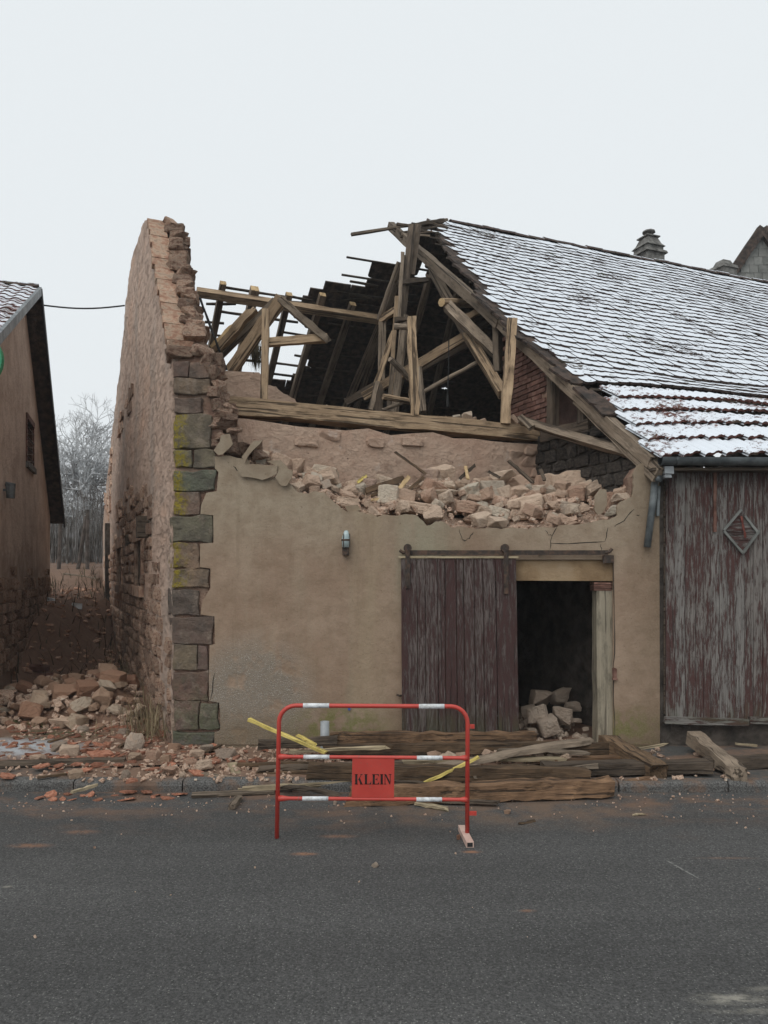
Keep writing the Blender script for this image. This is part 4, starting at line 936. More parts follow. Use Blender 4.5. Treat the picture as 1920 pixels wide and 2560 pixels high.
dia = thing('diamond_hatch', 'small diamond-shaped wooden hatch frame on the grey and maroon boards', 'hatch', fp(1854, 1332, YF - .03))
poly_prism('panel', [fp(x, y, YF - .022) for x, y in ((1812, 1326), (1853, 1280), (1892, 1328), (1857, 1376))], (0, .006, 0), MATS['bare_board'], dia)
for a, b in (((1809, 1326), (1853, 1274)), ((1862, 1290), (1893, 1330)), ((1898, 1326), (1857, 1383)), ((1857, 1383), (1810, 1328))):
    bar('frame_strip', fp(*a, YF - .04), fp(*b, YF - .04), .026, .024, MATS['slate'], dia, (0, -1, 0), .002)
bar('loose_splinter', fp(1853, 1290, YF - .045), fp(1864, 1345, YF - .045), .02, .012, MATS['shutter_red'], dia, (0, -1, 0))
# plinth below the boards
wallbox('plinth', (3.1, YF + .28, 0), (6.4, YF + .28, 0), -.1, .42, .2, 'dark_stone', tb)
wallbox('side_wall', (6.4, YF + .1, 0), SF(4.2, 7.6), -.1, ZE, .2, 'dark_stone', tb)
# gutter, bracket, broken downpipe
g = MB(); gp_ = []
for k, x in enumerate((2.97, 4.0, 5.2, 6.5)):
    for q in range(9):
        a = math.pi + math.pi * q / 8; gp_.append((x, 8.27 + math.cos(a) * .075, ZE + .0 + math.sin(a) * .075 - .004 * k))
g.v = gp_; g.f = [(k * 9 + q, k * 9 + q + 1, (k + 1) * 9 + q + 1, (k + 1) * 9 + q) for k in range(3) for q in range(8)] + [tuple(range(9))]
g.add([(x, (y - 8.27) * 1.06 + 8.27, (z - ZE) * 1.06 + ZE) for x, y, z in gp_], [tuple(reversed(f)) for f in g.f])
gut = g.build('gutter', MATS['zinc'], tb, smooth=True)
for x in (3.12, 3.58, 4.3, 5.0):
    mb = MB()
    for q in range(9):
        a = math.pi + math.pi * q / 8
        for dx in (0, .02): mb.v.append((x + dx, 8.27 + math.cos(a) * .083, ZE + math.sin(a) * .083))
    mb.f = [(2 * q, 2 * q + 2, 2 * q + 3, 2 * q + 1) for q in range(8)]; mb.build('gutter_band', MATS['zinc'], gut)
mb = MB(); mb.box((3.02, 8.28, ZE - .17), (3.12, 8.42, ZE - .09), .004); mb.box((3.03, 8.29, ZE - .21), (3.1, 8.42, ZE - .17), .004); mb.build('eaves_block', MATS['pvc'], tb)
mb = MB(); tube(mb, [fp(1650, 1196, YF - .16), fp(1640, 1198, YF - .1), fp(1636, 1212, YF - .07), fp(1634, 1240, YF - .06), fp(1618, 1368, YF - .06)], .038, 10)
dp = tag(mb.build('downpipe', MATS['zinc'], smooth=True), 'broken dark zinc downpipe hanging on the front wall below the gutter', 'pipe')
mb = MB(); tube(mb, [fp(1647, 1215, YF - .03), fp(1644, 1290, YF - .03)], .02, 8); mb.build('rear_length', MATS['zinc'], dp)
mb = MB(); mb.box((2.9, 8.3, ZE - .13), (6.4, 8.5, ZE - .1)); mb.build('soffit', MATS['wood_dark'], tb)
# chimneys behind the ridge
def chim(x, base, tiers, Y, name='chimney'):
    t = MB(); z0 = P(x, base, Y).z
    for (y1, y2, w1, w2) in tiers:
        za, zb = P(x, y1, Y).z, P(x, y2, Y).z; c = P(x, base, Y); vs = []
        for z, ww in ((za, w1 * Y / F / 2), (zb, w2 * Y / F / 2)):
            for sx, sy in ((-1, -1), (1, -1), (1, 1), (-1, 1)): vs.append(Vector((c.x, c.y, z)) + RX * sx * ww + GX * sy * ww)
        t.add(vs, [(3, 2, 1, 0), (4, 5, 6, 7)] + [(q, (q + 1) % 4, (q + 1) % 4 + 4, q + 4) for q in range(4)])
    return t.build(name, MATS['concrete'], tb)
c1 = chim(1621, 690, [(720, 640, 54, 54), (640, 634, 66, 62), (634, 630, 62, 50), (630, 620, 50, 50), (622, 614, 58, 44), (614, 597, 44, 30), (597, 594, 40, 40)], 18.6)
mb = MB(); tube(mb, [P(1622, 596, 18.6), P(1622, 582, 18.6)], .035, 8); tube(mb, [P(1622, 585, 18.6), P(1622, 582, 18.6), P(1622, 578, 18.6), P(1622, 576, 18.6)], [.05, .16, .14, .04], 8); mb.build('cowl', MATS['concrete'], c1)
chim(1808, 720, [(740, 676, 44, 44), (676, 668, 50, 46), (668, 654, 36, 24)], 20.5)
# grey slated house behind
sh = thing('slated_house', 'grey slate-hung house gable rising behind the snowy roof at right', 'house', P(1960, 1300, 23) * Vector((1, 1, 0)))
gx = [(1822, 700), (1905, 578), (2010, 735), (2010, 900), (1822, 900)]
sg = poly_prism('gable', [P(x, y, 23) for x, y in gx], (2.5, 6, 0), MATS['slate'], sh)
for r_ in range(9):
    for c_ in range(12):
        x = 1818 + c_ * 22 + (11 if r_ % 2 else 0); y = 590 + r_ * 20
        if all((0, y > 578 + abs(x - 1905) * 1.46 + 12)[1:]):
            bar('slate', P(x, y - 9, 22.96), P(x + 1, y + 12, 22.95), 21.0 * 23 / F, .02, MATS['slate'], sg, (0, -1, 0), .004, 1)
for a, b in (((1905, 572), (1815, 704)), ((1905, 572), (2012, 735))):
    bar('verge_board', P(*a, 22.9), P(*b, 22.9), .26, .2, MATS['bare_tile'], sh, (0, -1, 0))
# ------------------------------------------------------------------ left house across the lane
TL = Vector((-.32, 1, 0)).normalized(); NL = Vector((TL.y, -TL.x, 0))
AX = Vector((P(103, 720, 13.78).x, 13.78, 0)); ZA = P(103, 720, 13.78).z
lh = thing('left_house', 'old brown rendered house with dark verge board across the lane', 'house', (AX.x - 1, AX.y, .5))
def lw(k, z, off=0.0): p = AX + TL * k + NL * (off - .28); p.z = z; return p
KE, ZEAV = 4.5, P(160, 1295, 18.1).z
mw = lambda k: ZA - (ZA - ZEAV) * k / KE
mf = lambda k: ZA + .49 * k
def limg(x, y, off=0.0): return onplane(x, y, lw(0, 0, off), NL)
def lk(x): p = limg(x, 1100); return (p - AX).dot(TL)
wk0, wk1 = sorted((lk(66), lk(82))); wz0, wz1 = limg(74, 1163).z, limg(74, 1058).z
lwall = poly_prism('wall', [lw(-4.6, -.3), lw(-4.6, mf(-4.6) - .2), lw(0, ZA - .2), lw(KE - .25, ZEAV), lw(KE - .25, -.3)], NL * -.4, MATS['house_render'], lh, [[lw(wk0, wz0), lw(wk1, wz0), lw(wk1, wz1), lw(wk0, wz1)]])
wn = MB(); wn.add([lw(a, z, o) for a in (wk0, wk1) for o in (-.12, -.1) for z in (wz0, wz1)], BOXF); wn = wn.build('window', MATS['shutter_red'], lh)
def lb(n, a, b, c, d, o, m): mb = MB(); mb.add([lw(k, z, q) for k in (a, b) for q in (-.1, o) for z in (c, d)], BOXF, None); mb.build(n, MATS[m], wn)
lb('sill', wk0 - .1, wk1 + .1, wz0 - .1, wz0, .06, 'concrete'); lb('lintel', wk0 - .08, wk1 + .08, wz1, wz1 + .1, .03, 'brick')
for i in range(6): lb('jamb_brick', wk1, wk1 + .09, wz0 + i * (wz1 - wz0) / 6 + .01, wz0 + (i + 1) * (wz1 - wz0) / 6, .02, 'brick'); lb('jamb_brick', wk0 - .09, wk0, wz0 + i * (wz1 - wz0) / 6 + .01, wz0 + (i + 1) * (wz1 - wz0) / 6, .02, 'brick')
for i in range(4): z = wz0 + (i + .6) * (wz1 - wz0) / 4.4; mb = MB(); tube(mb, [lw(wk0, z, .02), lw(wk1, z, .02)], .012, 5); mb.build('window_bar', MATS['steel_dark'], wn)
s1, s2 = lk(78), lk(80); zz0, zz1 = limg(79, 830).z, limg(79, 802).z
mb = MB(); mb.add([lw(a, z, o) for a in (s1, s2) for o in (-.02, .006) for z in (zz0, zz1)], BOXF); mb.build('vent_slit', MATS['dark_inside'], lh)
fw = MB(); fw.add([lw(k, z, o) for k in (-4.6, -4.2) for o in (-6.2, -.41) for z in (-.3, mf(-4.6) - .16)], BOXF); fw.build('front_wall', MATS['house_render'], lh)
fw = MB(); fw.add([lw(k, z, o) for k in (KE - .6, KE - .25) for o in (-6.2, -.41) for z in (-.3, ZEAV - .1)], BOXF); fw.build('back_wall', MATS['house_render'], lh)
fw = MB(); fw.add([lw(k, z, o) for k in (-4.62, -4.5) for o in (-3.2, -2.2) for z in (1.2, 2.6)], BOXF); fw = fw.build('front_window', MATS['dark_inside'], lh)
for o in (-3.75, -1.65): mb = MB(); mb.add([lw(k, z, q) for k in (-4.66, -4.61) for q in (o - .0, o + .5) for z in (1.2, 2.6)], BOXF); mb.build('shutter', MATS['shutter_red'], fw)
# verge and roof
def edge(n, k0, k1, zf, th, o0, o1, m, dz=0):
    mb = MB(); mb.add([lw(k, zf(k) + z + dz, o) for k in (k0, k1) for o in (o0, o1) for z in (-th, 0)], BOXF); return mb.build(n, MATS[m], lh)
lr = edge('rear_roof', 0, KE, mw, .14, -6, .27, 'bare_tile'); edge('verge_board', .0, KE + .02, mw, .2, .27, .3, 'rubber_black', -.01)
lrf = edge('front_roof', -4.95, 0, mf, .12, -6, .25, 'wood_dark', -.03); edge('front_verge', -4.95, -.02, mf, .15, .24, .29, 'zinc', .02)
pm = MB(); pm.add(*pan_tile(.24, .42, .05, .016, 1)); pm = pm.mesh('roof_tile', MATS['snow_pantile'])
for i in range(14):
    for j in range(8):
        k = -.25 - i * .32; o = .12 - j * .225
        p = lw(k - .1, mf(k - .1) + .0, o); y = (lw(k, mf(k), o) - p).normalized(); x = y.cross(Vector((0, 0, 1))).normalized(); z = x.cross(y)
        inst('roof_tile', pm, Matrix(((x.x, y.x, z.x, p.x), (x.y, y.y, z.y, p.y), (x.z, y.z, z.z, p.z), (0, 0, 0, 1))) @ Matrix.Rotation(-.05 + R.uniform(-.01, .01), 4, 'X'), lrf)
for j in range(6):
    inst('ridge_tile', rm, frame(lw(0, ZA - .02, .24 - j * .36), NL.cross(Vector((0, 0, 1))), (0, 0, 1)) @ Matrix.Rotation(math.pi, 4, 'Z'), lrf)
# rubble stones of the house wall foot
fs_ = MB()
lhs = [tmesh((vs, fs), 'gable_stone') for vs, fs in ROCKS[:6]]
n_ = 0; z = .6
while z < 2.4:
    h = R.uniform(.13, .2); k = -6.5
    while k < KE - .4:
        L = R.uniform(.18, .36)
        if z < 2.0 + .4 * mnoise.noise(Vector((k, 0, 0))) and -4.6 < k: inst('stone', R.choice(lhs), frame(lw(k + L / 2, z, -.03), TL, (0, 0, 1)) @ Matrix.Diagonal((L, .14, h, 1)), lwall)
        k += L + .015
    z += h + .012
lp = limg(8, 1225, .0); mb = MB(); tube(mb, [lp + NL * .03 + Vector((0, 0, .1)), lp + NL * .1 + Vector((0, 0, .08)), lp + NL * .1 - Vector((0, 0, .12))], [.03, .075, .06], 8); tube(mb, [lp, lp + NL * .1], .02, 6)
tag(mb.build('wall_lantern', MATS['zinc']), 'small grey lantern on the wall of the left house, near the photo edge', 'lamp')
gs = MB(); cpt = P(-62, 900, 9.0); tube(gs, [cpt + Vector((0, -.03, 0)), cpt + Vector((0, .03, 0))], .325, 40); tube(gs, [cpt + Vector((0, .03, 0)), cpt + Vector((-.1, .2, 0)), cpt + Vector((-.55, .6, 0))], .03, 8)
gsn = tag(gs.build('round_sign', MATS['green_sign']), 'green round sign just entering the left edge of the photo', 'sign')
# cable
mb = MB(); a, b = P(106, 763, 14.2), gab(312, 764); b2 = P(640, 752, 16); b2 = P(600, 760, 20)
tube(mb, [a + (b - a) * (i / 10) + Vector((0, 0, -.06 * math.sin(math.pi * i / 10))) for i in range(11)], .016, 5)
tag(mb.build('overhead_cable', MATS['cable']), 'black overhead cable strung from the left house to the barn gable', 'cable')
# ------------------------------------------------------------------ barrier
ba = thing('barrier', 'red and white tubular safety barrier with KLEIN plate standing on the road', 'barrier', (0, 5.81, 0))
YB = 5.81
def bp_(x, y, Y=YB): return P(x, y, Y)
mb = MB(); arc = []
for i in range(7):
    a = math.pi / 2 * i / 6; arc.append((739 - 42 * math.sin(a) - 0, 1806 - 42 * math.cos(a)))
arcL = [(697.5 + 42 - 42 * math.cos(t), 1806 - 42 * math.sin(t)) for t in [math.pi / 2 * i / 6 for i in range(7)]]
arcR = [(1127 + 42 * math.sin(t), 1808 - 42 * math.cos(t)) for t in [math.pi / 2 * i / 6 for i in range(7)]]
pts = [bp_(692, 2095)] + [bp_(*q) for q in arcL] + [bp_(*q) for q in arcR] + [bp_(1168, 2090)]
tube(mb, pts, .0165, 12); frame_o = mb.build('frame_tube', MATS['paint_red'], ba, smooth=True)
for y0, y1 in ((1892, 1895), (1996, 1999)):
    mb = MB(); tube(mb, [bp_(696, y0), bp_(712, y0), bp_(722, y0), bp_(1150, y1), bp_(1158, y1), bp_(1168, y1)], [.026, .02, .0145, .0145, .02, .026], 12); mb.build('cross_tube', MATS['paint_red'], ba, smooth=True)
for (x0, x1, y) in [(758, 823, 1764), (1047, 1111, 1766), (759, 824, 1892.4), (1042, 1106, 1894.6), (756, 821, 1996.4), (1041, 1105, 1998.6)]:
    mb = MB(); tube(mb, [bp_(x0, y), bp_(x1, y)], .0185 if y < 1800 else .0166, 14); mb.build('white_band', MATS['paint_white'], ba, smooth=True)
pl = poly_prism('sign_plate', [bp_(x, y, YB - .012) for x, y in ((881, 1895), (986, 1896), (985, 1995), (879, 1994))], (0, .004, 0), MATS['paint_red'], ba)
def letters():
    mb = MB()
    def q(*pts): mb.add([bp_(888 + x * .97, 1961 - y * 1.02, YB - .0135) for x, y in pts], [tuple(range(len(pts)))])
    H = 25
    def stem(x, wd, y0=0, y1=H): q((x, y0), (x + wd, y0), (x + wd, y1), (x, y1))
    def serif(x, wd): stem(x - 1.2, wd + 2.4, 0, 1.6); stem(x - 1.2, wd + 2.4, H - 1.6, H)
    stem(0, 5.5); serif(0, 5.5); q((7, 11), (8.2, 10), (17, 24), (15.4, 24)); q((13, 23.4), (19, 23.4), (19, 25), (13, 25)); q((8.6, 13), (11.8, 16.6), (19, 0), (13.4, 0)); q((12, 0), (20.5, 0), (20.5, 1.5), (12, 1.5))
    stem(25, 5.5); serif(25, 5.5); q((32, 0), (41, 0), (41, 9), (39.4, 4), (36.5, 1.6), (32, 1.6))
    stem(45, 5.5); serif(45, 5.5); q((52, H), (61, H), (61, 17.5), (59.6, 21.5), (56.5, 23.4), (52, 23.4)); q((52, 0), (61.5, 0), (61.5, 8), (60, 4), (57, 1.6), (52, 1.6)); q((52, 11.7), (55, 11.7), (56.3, 8.2), (57, 8.2), (57, 16.8), (56.3, 16.8), (55, 13.3), (52, 13.3))
    stem(65.5, 5.5); serif(65.5, 5.5)
    stem(76, 1.6, 0, H - 2); stem(74, 5.6, 0, 1.5); q((74, 25), (80, 25), (90.5, 4), (90.5, 0), (88.5, 0), (77.8, 21)); stem(89.4, 1.6, 5); stem(86.5, 7, H - 1.5, H)
    return mb.build('lettering', MATS['paint_black'], pl)
letters()
for (x0, x1, y0, y1) in ((1165, 1186, 1811, 1821), (1168, 1191, 2028, 2038)):
    mb = MB(); a, b = bp_(x0, y1), bp_(x1, y0); mb.box((a.x, YB - .008, a.z), (b.x, YB + .008, b.z)); c = bp_(x1 - 6, (y0 + y1) / 2); tube(mb, [c + Vector((0, -.011, 0)), c + Vector((0, .011, 0))], .006, 8); mb.build('coupling_lug', MATS['paint_red'], ba)
fo = MB(); a, b = gz(1154, 2070, .02), gz(1175, 2112, .02)
fo = bar('foot', a, b, .055, .045, MATS['foot_pink'], ba, jit=.002, seg=2)
n_ = (b - a).normalized(); bar('open_end', b - n_ * .001, b + n_ * .002, .04, .03, MATS['rubber_black'], fo, jit=0, seg=1)
# ------------------------------------------------------------------ wall lamp, grey pipe
L0 = fp(864, 1357, YF - .09)
la = thing('wall_lamp', 'grey bulkhead wall lamp on the beige front wall left of the sliding door', 'lamp', L0)
mb = MB(); mb.box((L0.x - .035, YF - .1, fp(0, 1388).z), (L0.x + .035, YF - .012, fp(0, 1366).z), .004); mb.build('mount', MATS['steel_dark'], la)
mb = MB(); tube(mb, [L0 + Vector((0, 0, -.05)), L0 + Vector((0, 0, .035)), L0 + Vector((.004, 0, .07)), L0 + Vector((.008, 0, .13)), L0 + Vector((.008, 0, .135))], [.04, .043, .04, .022, .01], 12); mb.build('glass', MATS['glass_lamp'], la, smooth=True)
mb = MB(); tube(mb, [L0 + Vector((0, 0, .02)), L0 + Vector((0, 0, .04))], .047, 12)
for a in (0, 2.1, 4.2): mb.box((L0.x + .046 * math.cos(a) - .004, L0.y + .046 * math.sin(a) - .004, L0.z - .05), (L0.x + .046 * math.cos(a) + .004, L0.y + .046 * math.sin(a) + .004, L0.z + .1))
mb.build('guard', MATS['steel_dark'], la)
mb = MB(); p0 = gz(812, 1868, .1); p0 = P(812, 1866, 8.2)
c = Vector((p0.x, 8.2, 0)); n = 16; vs = []
for (r_, z_) in ((.048, .1), (.048, .1 + .33), (.041, .1 + .33), (.041, .1)):
    for q in range(n): a = 2 * math.pi * q / n; vs.append((c.x + math.cos(a) * r_, c.y + math.sin(a) * r_, z_))
mb.add(vs, [(k * n + q, k * n + (q + 1) % n, (k + 1) * n + (q + 1) % n, (k + 1) * n + q) for k in range(3) for q in range(n)])
tag(mb.build('plastic_pipe', MATS['pvc'], smooth=True), 'short upright grey plastic pipe at the foot of the front wall', 'pipe')
mb = MB(); p0 = fp(873, 1772, YF - .02); tube(mb, [p0, p0 + Vector((0, -.015, 0))], .016, 10)
m_ = mat('blue', lambda nt: ((.05, .1, .3), None, 0, 0), .5); tag(mb.build('wall_tag', m_), 'tiny blue round tag on the front wall behind the barrier', 'tag')
# ------------------------------------------------------------------ timbers on the ground
def gb(name, label, cat, a, b, wd, ht, m, za, zb=None, group=None, **k):
    """timber whose lower edge passes the two pixels at the heights za, zb"""
    p, q = gz(*a, za), gz(*b, za if zb is None else zb); up = Vector((0, 0, ht / 2))
    o = bar(name, p + up + Vector((0, wd / 2, 0)), q + up + Vector((0, wd / 2, 0)), wd, ht, MATS[m], None, **k); return tag(o, label, cat, group)
gb('timber_beam', 'squared brown beam lying nearest the wall, ending below the sliding door', 'beam', (824, 1866), (1342, 1867), .09, .14, 'wood_rust', .22, jit=.013, seg=16, broken=(.04, .02))
gb('timber_beam', 'long dark beam second from the wall, ending below the open doorway', 'beam', (800, 1893), (1562, 1889), .11, .12, 'wood_brown', .13, .16, jit=.014, seg=16, broken=(.1, .08))
gb('timber_beam', 'thick brown beam in the pile crossing behind the red sign plate', 'beam', (757, 1951), (1481, 1963), .13, .14, 'wood_brown', .1, .11, jit=.014, seg=16, broken=(.08, .03))
gb('timber_beam', 'front beam of the pile resting on the road, with yellowish worn left end', 'beam', (853, 2017), (1538, 1993), .14, .15, 'wood_rust', .005, .02, jit=.018, seg=18, broken=(.1, .03))
gb('timber_beam', 'dark beam lying along the kerb to the right of the pile', 'beam', (1360, 1942), (1782, 1936), .16, .11, 'wood_dark', .11, jit=.01, seg=10)
gb('timber_beam', 'dark beam along the pavement at the right photo edge', 'beam', (1775, 1925), (2150, 1915), .16, .1, 'wood_dark', .1, jit=.01, seg=8)
p, q = P(1512, 1852, 8.05), P(1662, 1938, 7.05); tag(bar('broken_beam', p, q, .17, .15, MATS['wood_brown'], None, jit=.016, seg=10, broken=(.03, .22)), 'broken beam with splintered end lying across the pavement below the rendered wall', 'beam')
p, q = P(1733, 1843, 8.3), P(1850, 1938, 7.05); tag(bar('slanted_beam', p, q, .15, .13, MATS['wood_grey'], None, jit=.014, seg=10, broken=(.02, .08)), 'weathered squared beam lying slantwise from the boards to the kerb at right', 'beam')
p, q = P(1098, 1921, 7.25), P(1492, 1850, 7.9); tag(bar('grey_plank', p, q, .12, .05, MATS['wood_grey'], None, jit=.008, seg=12, broken=(0, .1), bend=.02), 'long grey plank lying slantwise across the top of the beam pile', 'plank')
p, q = P(1110, 1926, 7.2), P(1366, 1926, 7.25); tag(bar('brown_plank', p, q, .12, .045, MATS['wood_brown'], None, jit=.006, seg=8), 'short brown plank on the pile right of the barrier', 'plank')
p, q = P(1556, 1878, 7.7), P(1677, 1859, 7.8); tag(bar('pale_splinter', p, q, .03, .02, MATS['wood_pale'], None, jit=.004, seg=6, broken=(0, .1)), 'thin pale splinter sticking out over the broken beam', 'splinter')
for (a, b, wp, lab) in [((619, 1797, 7.6), (818, 1884, 7.25), .042, 'long yellow batten leaning across the left side of the barrier'), ((742, 1836, 7.7), (794, 1866, 7.55), .035, 'short yellow batten beside the grey plastic pipe'), ((1036, 1969, 6.97), (1203, 1890, 7.0), .034, 'yellow splintered batten slanting up behind the right barrier leg')]:
    tag(bar('yellow_batten', P(*a), P(*b), wp, wp * .7, MATS['wood_yellow'], None, jit=.004, seg=8, broken=(.02, .05)), lab, 'batten')
fr = thing('broken_frame', 'broken wooden frame of pale and brown boards behind the left barrier leg', 'frame', gz(600, 1960, .1))
bar('pale_stile', P(580, 1910, 7.6), P(607, 1976, 7.05), .09, .03, MATS['wood_pale'], fr, jit=.004)
for a, b, m in [((594, 1914, 7.55), (790, 1909, 7.5), 'wood_brown'), ((594, 1938, 7.4), (770, 1932, 7.35), 'wood_brown'), ((606, 1973, 7.02), (882, 1954, 7.1), 'wood_pale')]:
    bar('rail', P(*a), P(*b), .07, .04, MATS[m], fr, jit=.005, seg=8)
gb('flat_plank', 'flat dark plank lying in the gutter left of the barrier', 'plank', (476, 1996), (684, 1986), .1, .025, 'wood_grey', .004, jit=.005)
gb('wood_block', 'short wood offcut standing out from the kerb left of the barrier', 'offcut', (578, 2027), (597, 2002), .06, .04, 'wood_grey', .003)
gb('pale_batten', 'pale splintered batten end lying on the road under the barrier', 'batten', (1040, 2014), (1126, 2030), .05, .025, 'wood_pale', .004, .004, jit=.004, broken=(0, .06))
gb('long_plank', 'long dark plank along the back of the kerb at the left photo edge', 'plank', (-30, 1920), (308, 1908), .11, .04, 'wood_dark', .1, jit=.008, seg=10)
for a, b, lab in [((37, 1795), (112, 1757), 'thin brown stick lying in front of the lane rubble heap at left'), ((297, 1870), (366, 1833), 'thin brown stick beside the big stone at the barn corner'), ((228, 1837), (263, 1818), 'short stick among tile shards in front of the gable'), ((505, 1888), (551, 1866), 'dark stick on the pavement at the foot of the quoins'), ((92, 1948), (165, 1938), 'thin stick on the pavement near the kerb at left'), ((120, 1858), (185, 1838), 'grey flat lath beside the snowy patch'), ((178, 1985), (240, 1966), 'pale flat lath lying over the kerb edge at left'), ((480, 1820), (500, 1806), 'tiny stick by the mossy lowest quoin'), ((1840, 1862), (1895, 1868), 'short pale board scrap under the board-clad wall at right')]:
    gb('stick', lab, 'stick', a, b, .035, .02, 'wood_brown' if 'pale' not in lab else 'wood_pale', .115, jit=.004)
gb('road_stick', 'small wood splinter on the road right of the barrier', 'splinter', (1582, 2040), (1614, 2038), .02, .012, 'wood_pale', .003)
gb('road_stick', 'thin brown splinter on the dusty road right of the barrier foot', 'splinter', (1298, 2062), (1338, 2054), .02, .012, 'wood_brown', .003)
for a, b, wd, ht, m, lab in [((640, 1922, 7.4), (1010, 1908, 7.5), .1, .03, 'wood_dark', 'dark board half buried behind the KLEIN plate'), ((870, 1944, 7.0), (1130, 1962, 6.95), .07, .035, 'wood_dark', 'narrow dark board wedged between the two front beams'),
        ((1000, 1905, 7.55), (1420, 1898, 7.6), .09, .03, 'wood_pale', 'pale board lying between the beams right of the barrier'), ((1380, 1900, 7.6), (1640, 1886, 7.7), .1, .03, 'wood_rust', 'rust-brown board running under the broken beam'),
        ((700, 1968, 6.97), (860, 1990, 6.8), .06, .03, 'wood_dark', 'dark splintered board end left of the KLEIN plate'), ((640, 1862, 7.9), (850, 1850, 7.9), .09, .09, 'wood_dark', 'dark squared offcut behind the yellow battens'),
        ((500, 1935, 7.3), (720, 1960, 7.1), .05, .025, 'wood_grey', 'thin grey lath crossing under the left barrier leg'), ((720, 1880, 7.75), (980, 1868, 7.7), .05, .03, 'wood_pale', 'pale lath lying on the beams behind the upper barrier panel'), ((1010, 1992, 6.72), (1260, 2006, 6.6), .06, .02, 'wood_dark', 'thin dark strip on the road along the front beam'), ((1180, 1942, 6.98), (1500, 1915, 7.15), .05, .03, 'wood_grey', 'weathered lath lying slantwise over the thick beam at right'), ((1450, 1962, 7.1), (1640, 1946, 7.12), .05, .03, 'wood_rust', 'reddish lath lying on the kerb top right of the pile'),
        ((1240, 1876, 7.7), (1480, 1884, 7.6), .06, .03, 'wood_grey', 'grey lath lying flat between beams before the doorway'), ((1560, 1916, 7.35), (1700, 1906, 7.4), .08, .03, 'wood_grey', 'grey lath across the dark kerb beam')]:
    tag(bar('loose_board', P(*a), P(*b), wd, ht, MATS[m], None, jit=.007, seg=8, broken=(.04, .08), bend=R.uniform(-.02, .02)), lab, 'board')
# ------------------------------------------------------------------ rubble on the broken front wall
RK = rock_meshes(MATS['rock']); RL = rock_meshes(MATS['rock_lane']); RG = rock_meshes(MATS['rock_grey'])
UP = [(600, 1135), (640, 1128), (665, 1140), (700, 1165), (735, 1180), (800, 1195), (860, 1205), (930, 1215), (1000, 1212), (1050, 1200), (1090, 1190), (1150, 1200), (1250, 1214), (1330, 1208), (1400, 1214), (1470, 1208), (1515, 1215), (1530, 1195), (1560, 1180), (1590, 1165)]
def heap(x, v):
    yb = interp(TOP, x); yt = interp(UP, x); Yb = YF + .06; Yt = YF + .5 + .75 * max(0, min(1, (x - 700) / 500))
    Y = Yb + (Yt - Yb) * v; pb, pt = P(x, yb - 2, Yb), P(x, yt, Yt)
    return Vector((pb.x + (pt.x - pb.x) * v, Y, pb.z + (pt.z - pb.z) * (v ** .75)))
mb = MB(); nx, nv = 70, 8
for j in range(nv + 1):
    for i in range(nx + 1):
        p = heap(606 + (1588 - 606) * i / nx, j / nv); mb.v.append((p.x, p.y, p.z - .17 + (.13 if j == 0 else .05 * mnoise.noise(p * 5))))
mb.f = [(j * (nx + 1) + i, j * (nx + 1) + i + 1, (j + 1) * (nx + 1) + i + 1, (j + 1) * (nx + 1) + i) for j in range(nv) for i in range(nx)]
kind(tag(mb.build('rubble_bed', MATS['rubble_fine']), 'fine tan rubble and mortar dust filling the broken wall top', 'rubble'), 'stuff')
def rk(meshes, p, s, e=None, par=None, name='rubble_stone'):
    e = e or (R.uniform(-.5, .5), R.uniform(-.5, .5), R.uniform(0, 6.28)); return inst(name, R.choice(meshes), trs(p, e, s), par)
big = [(1160, 1190, 0), ]
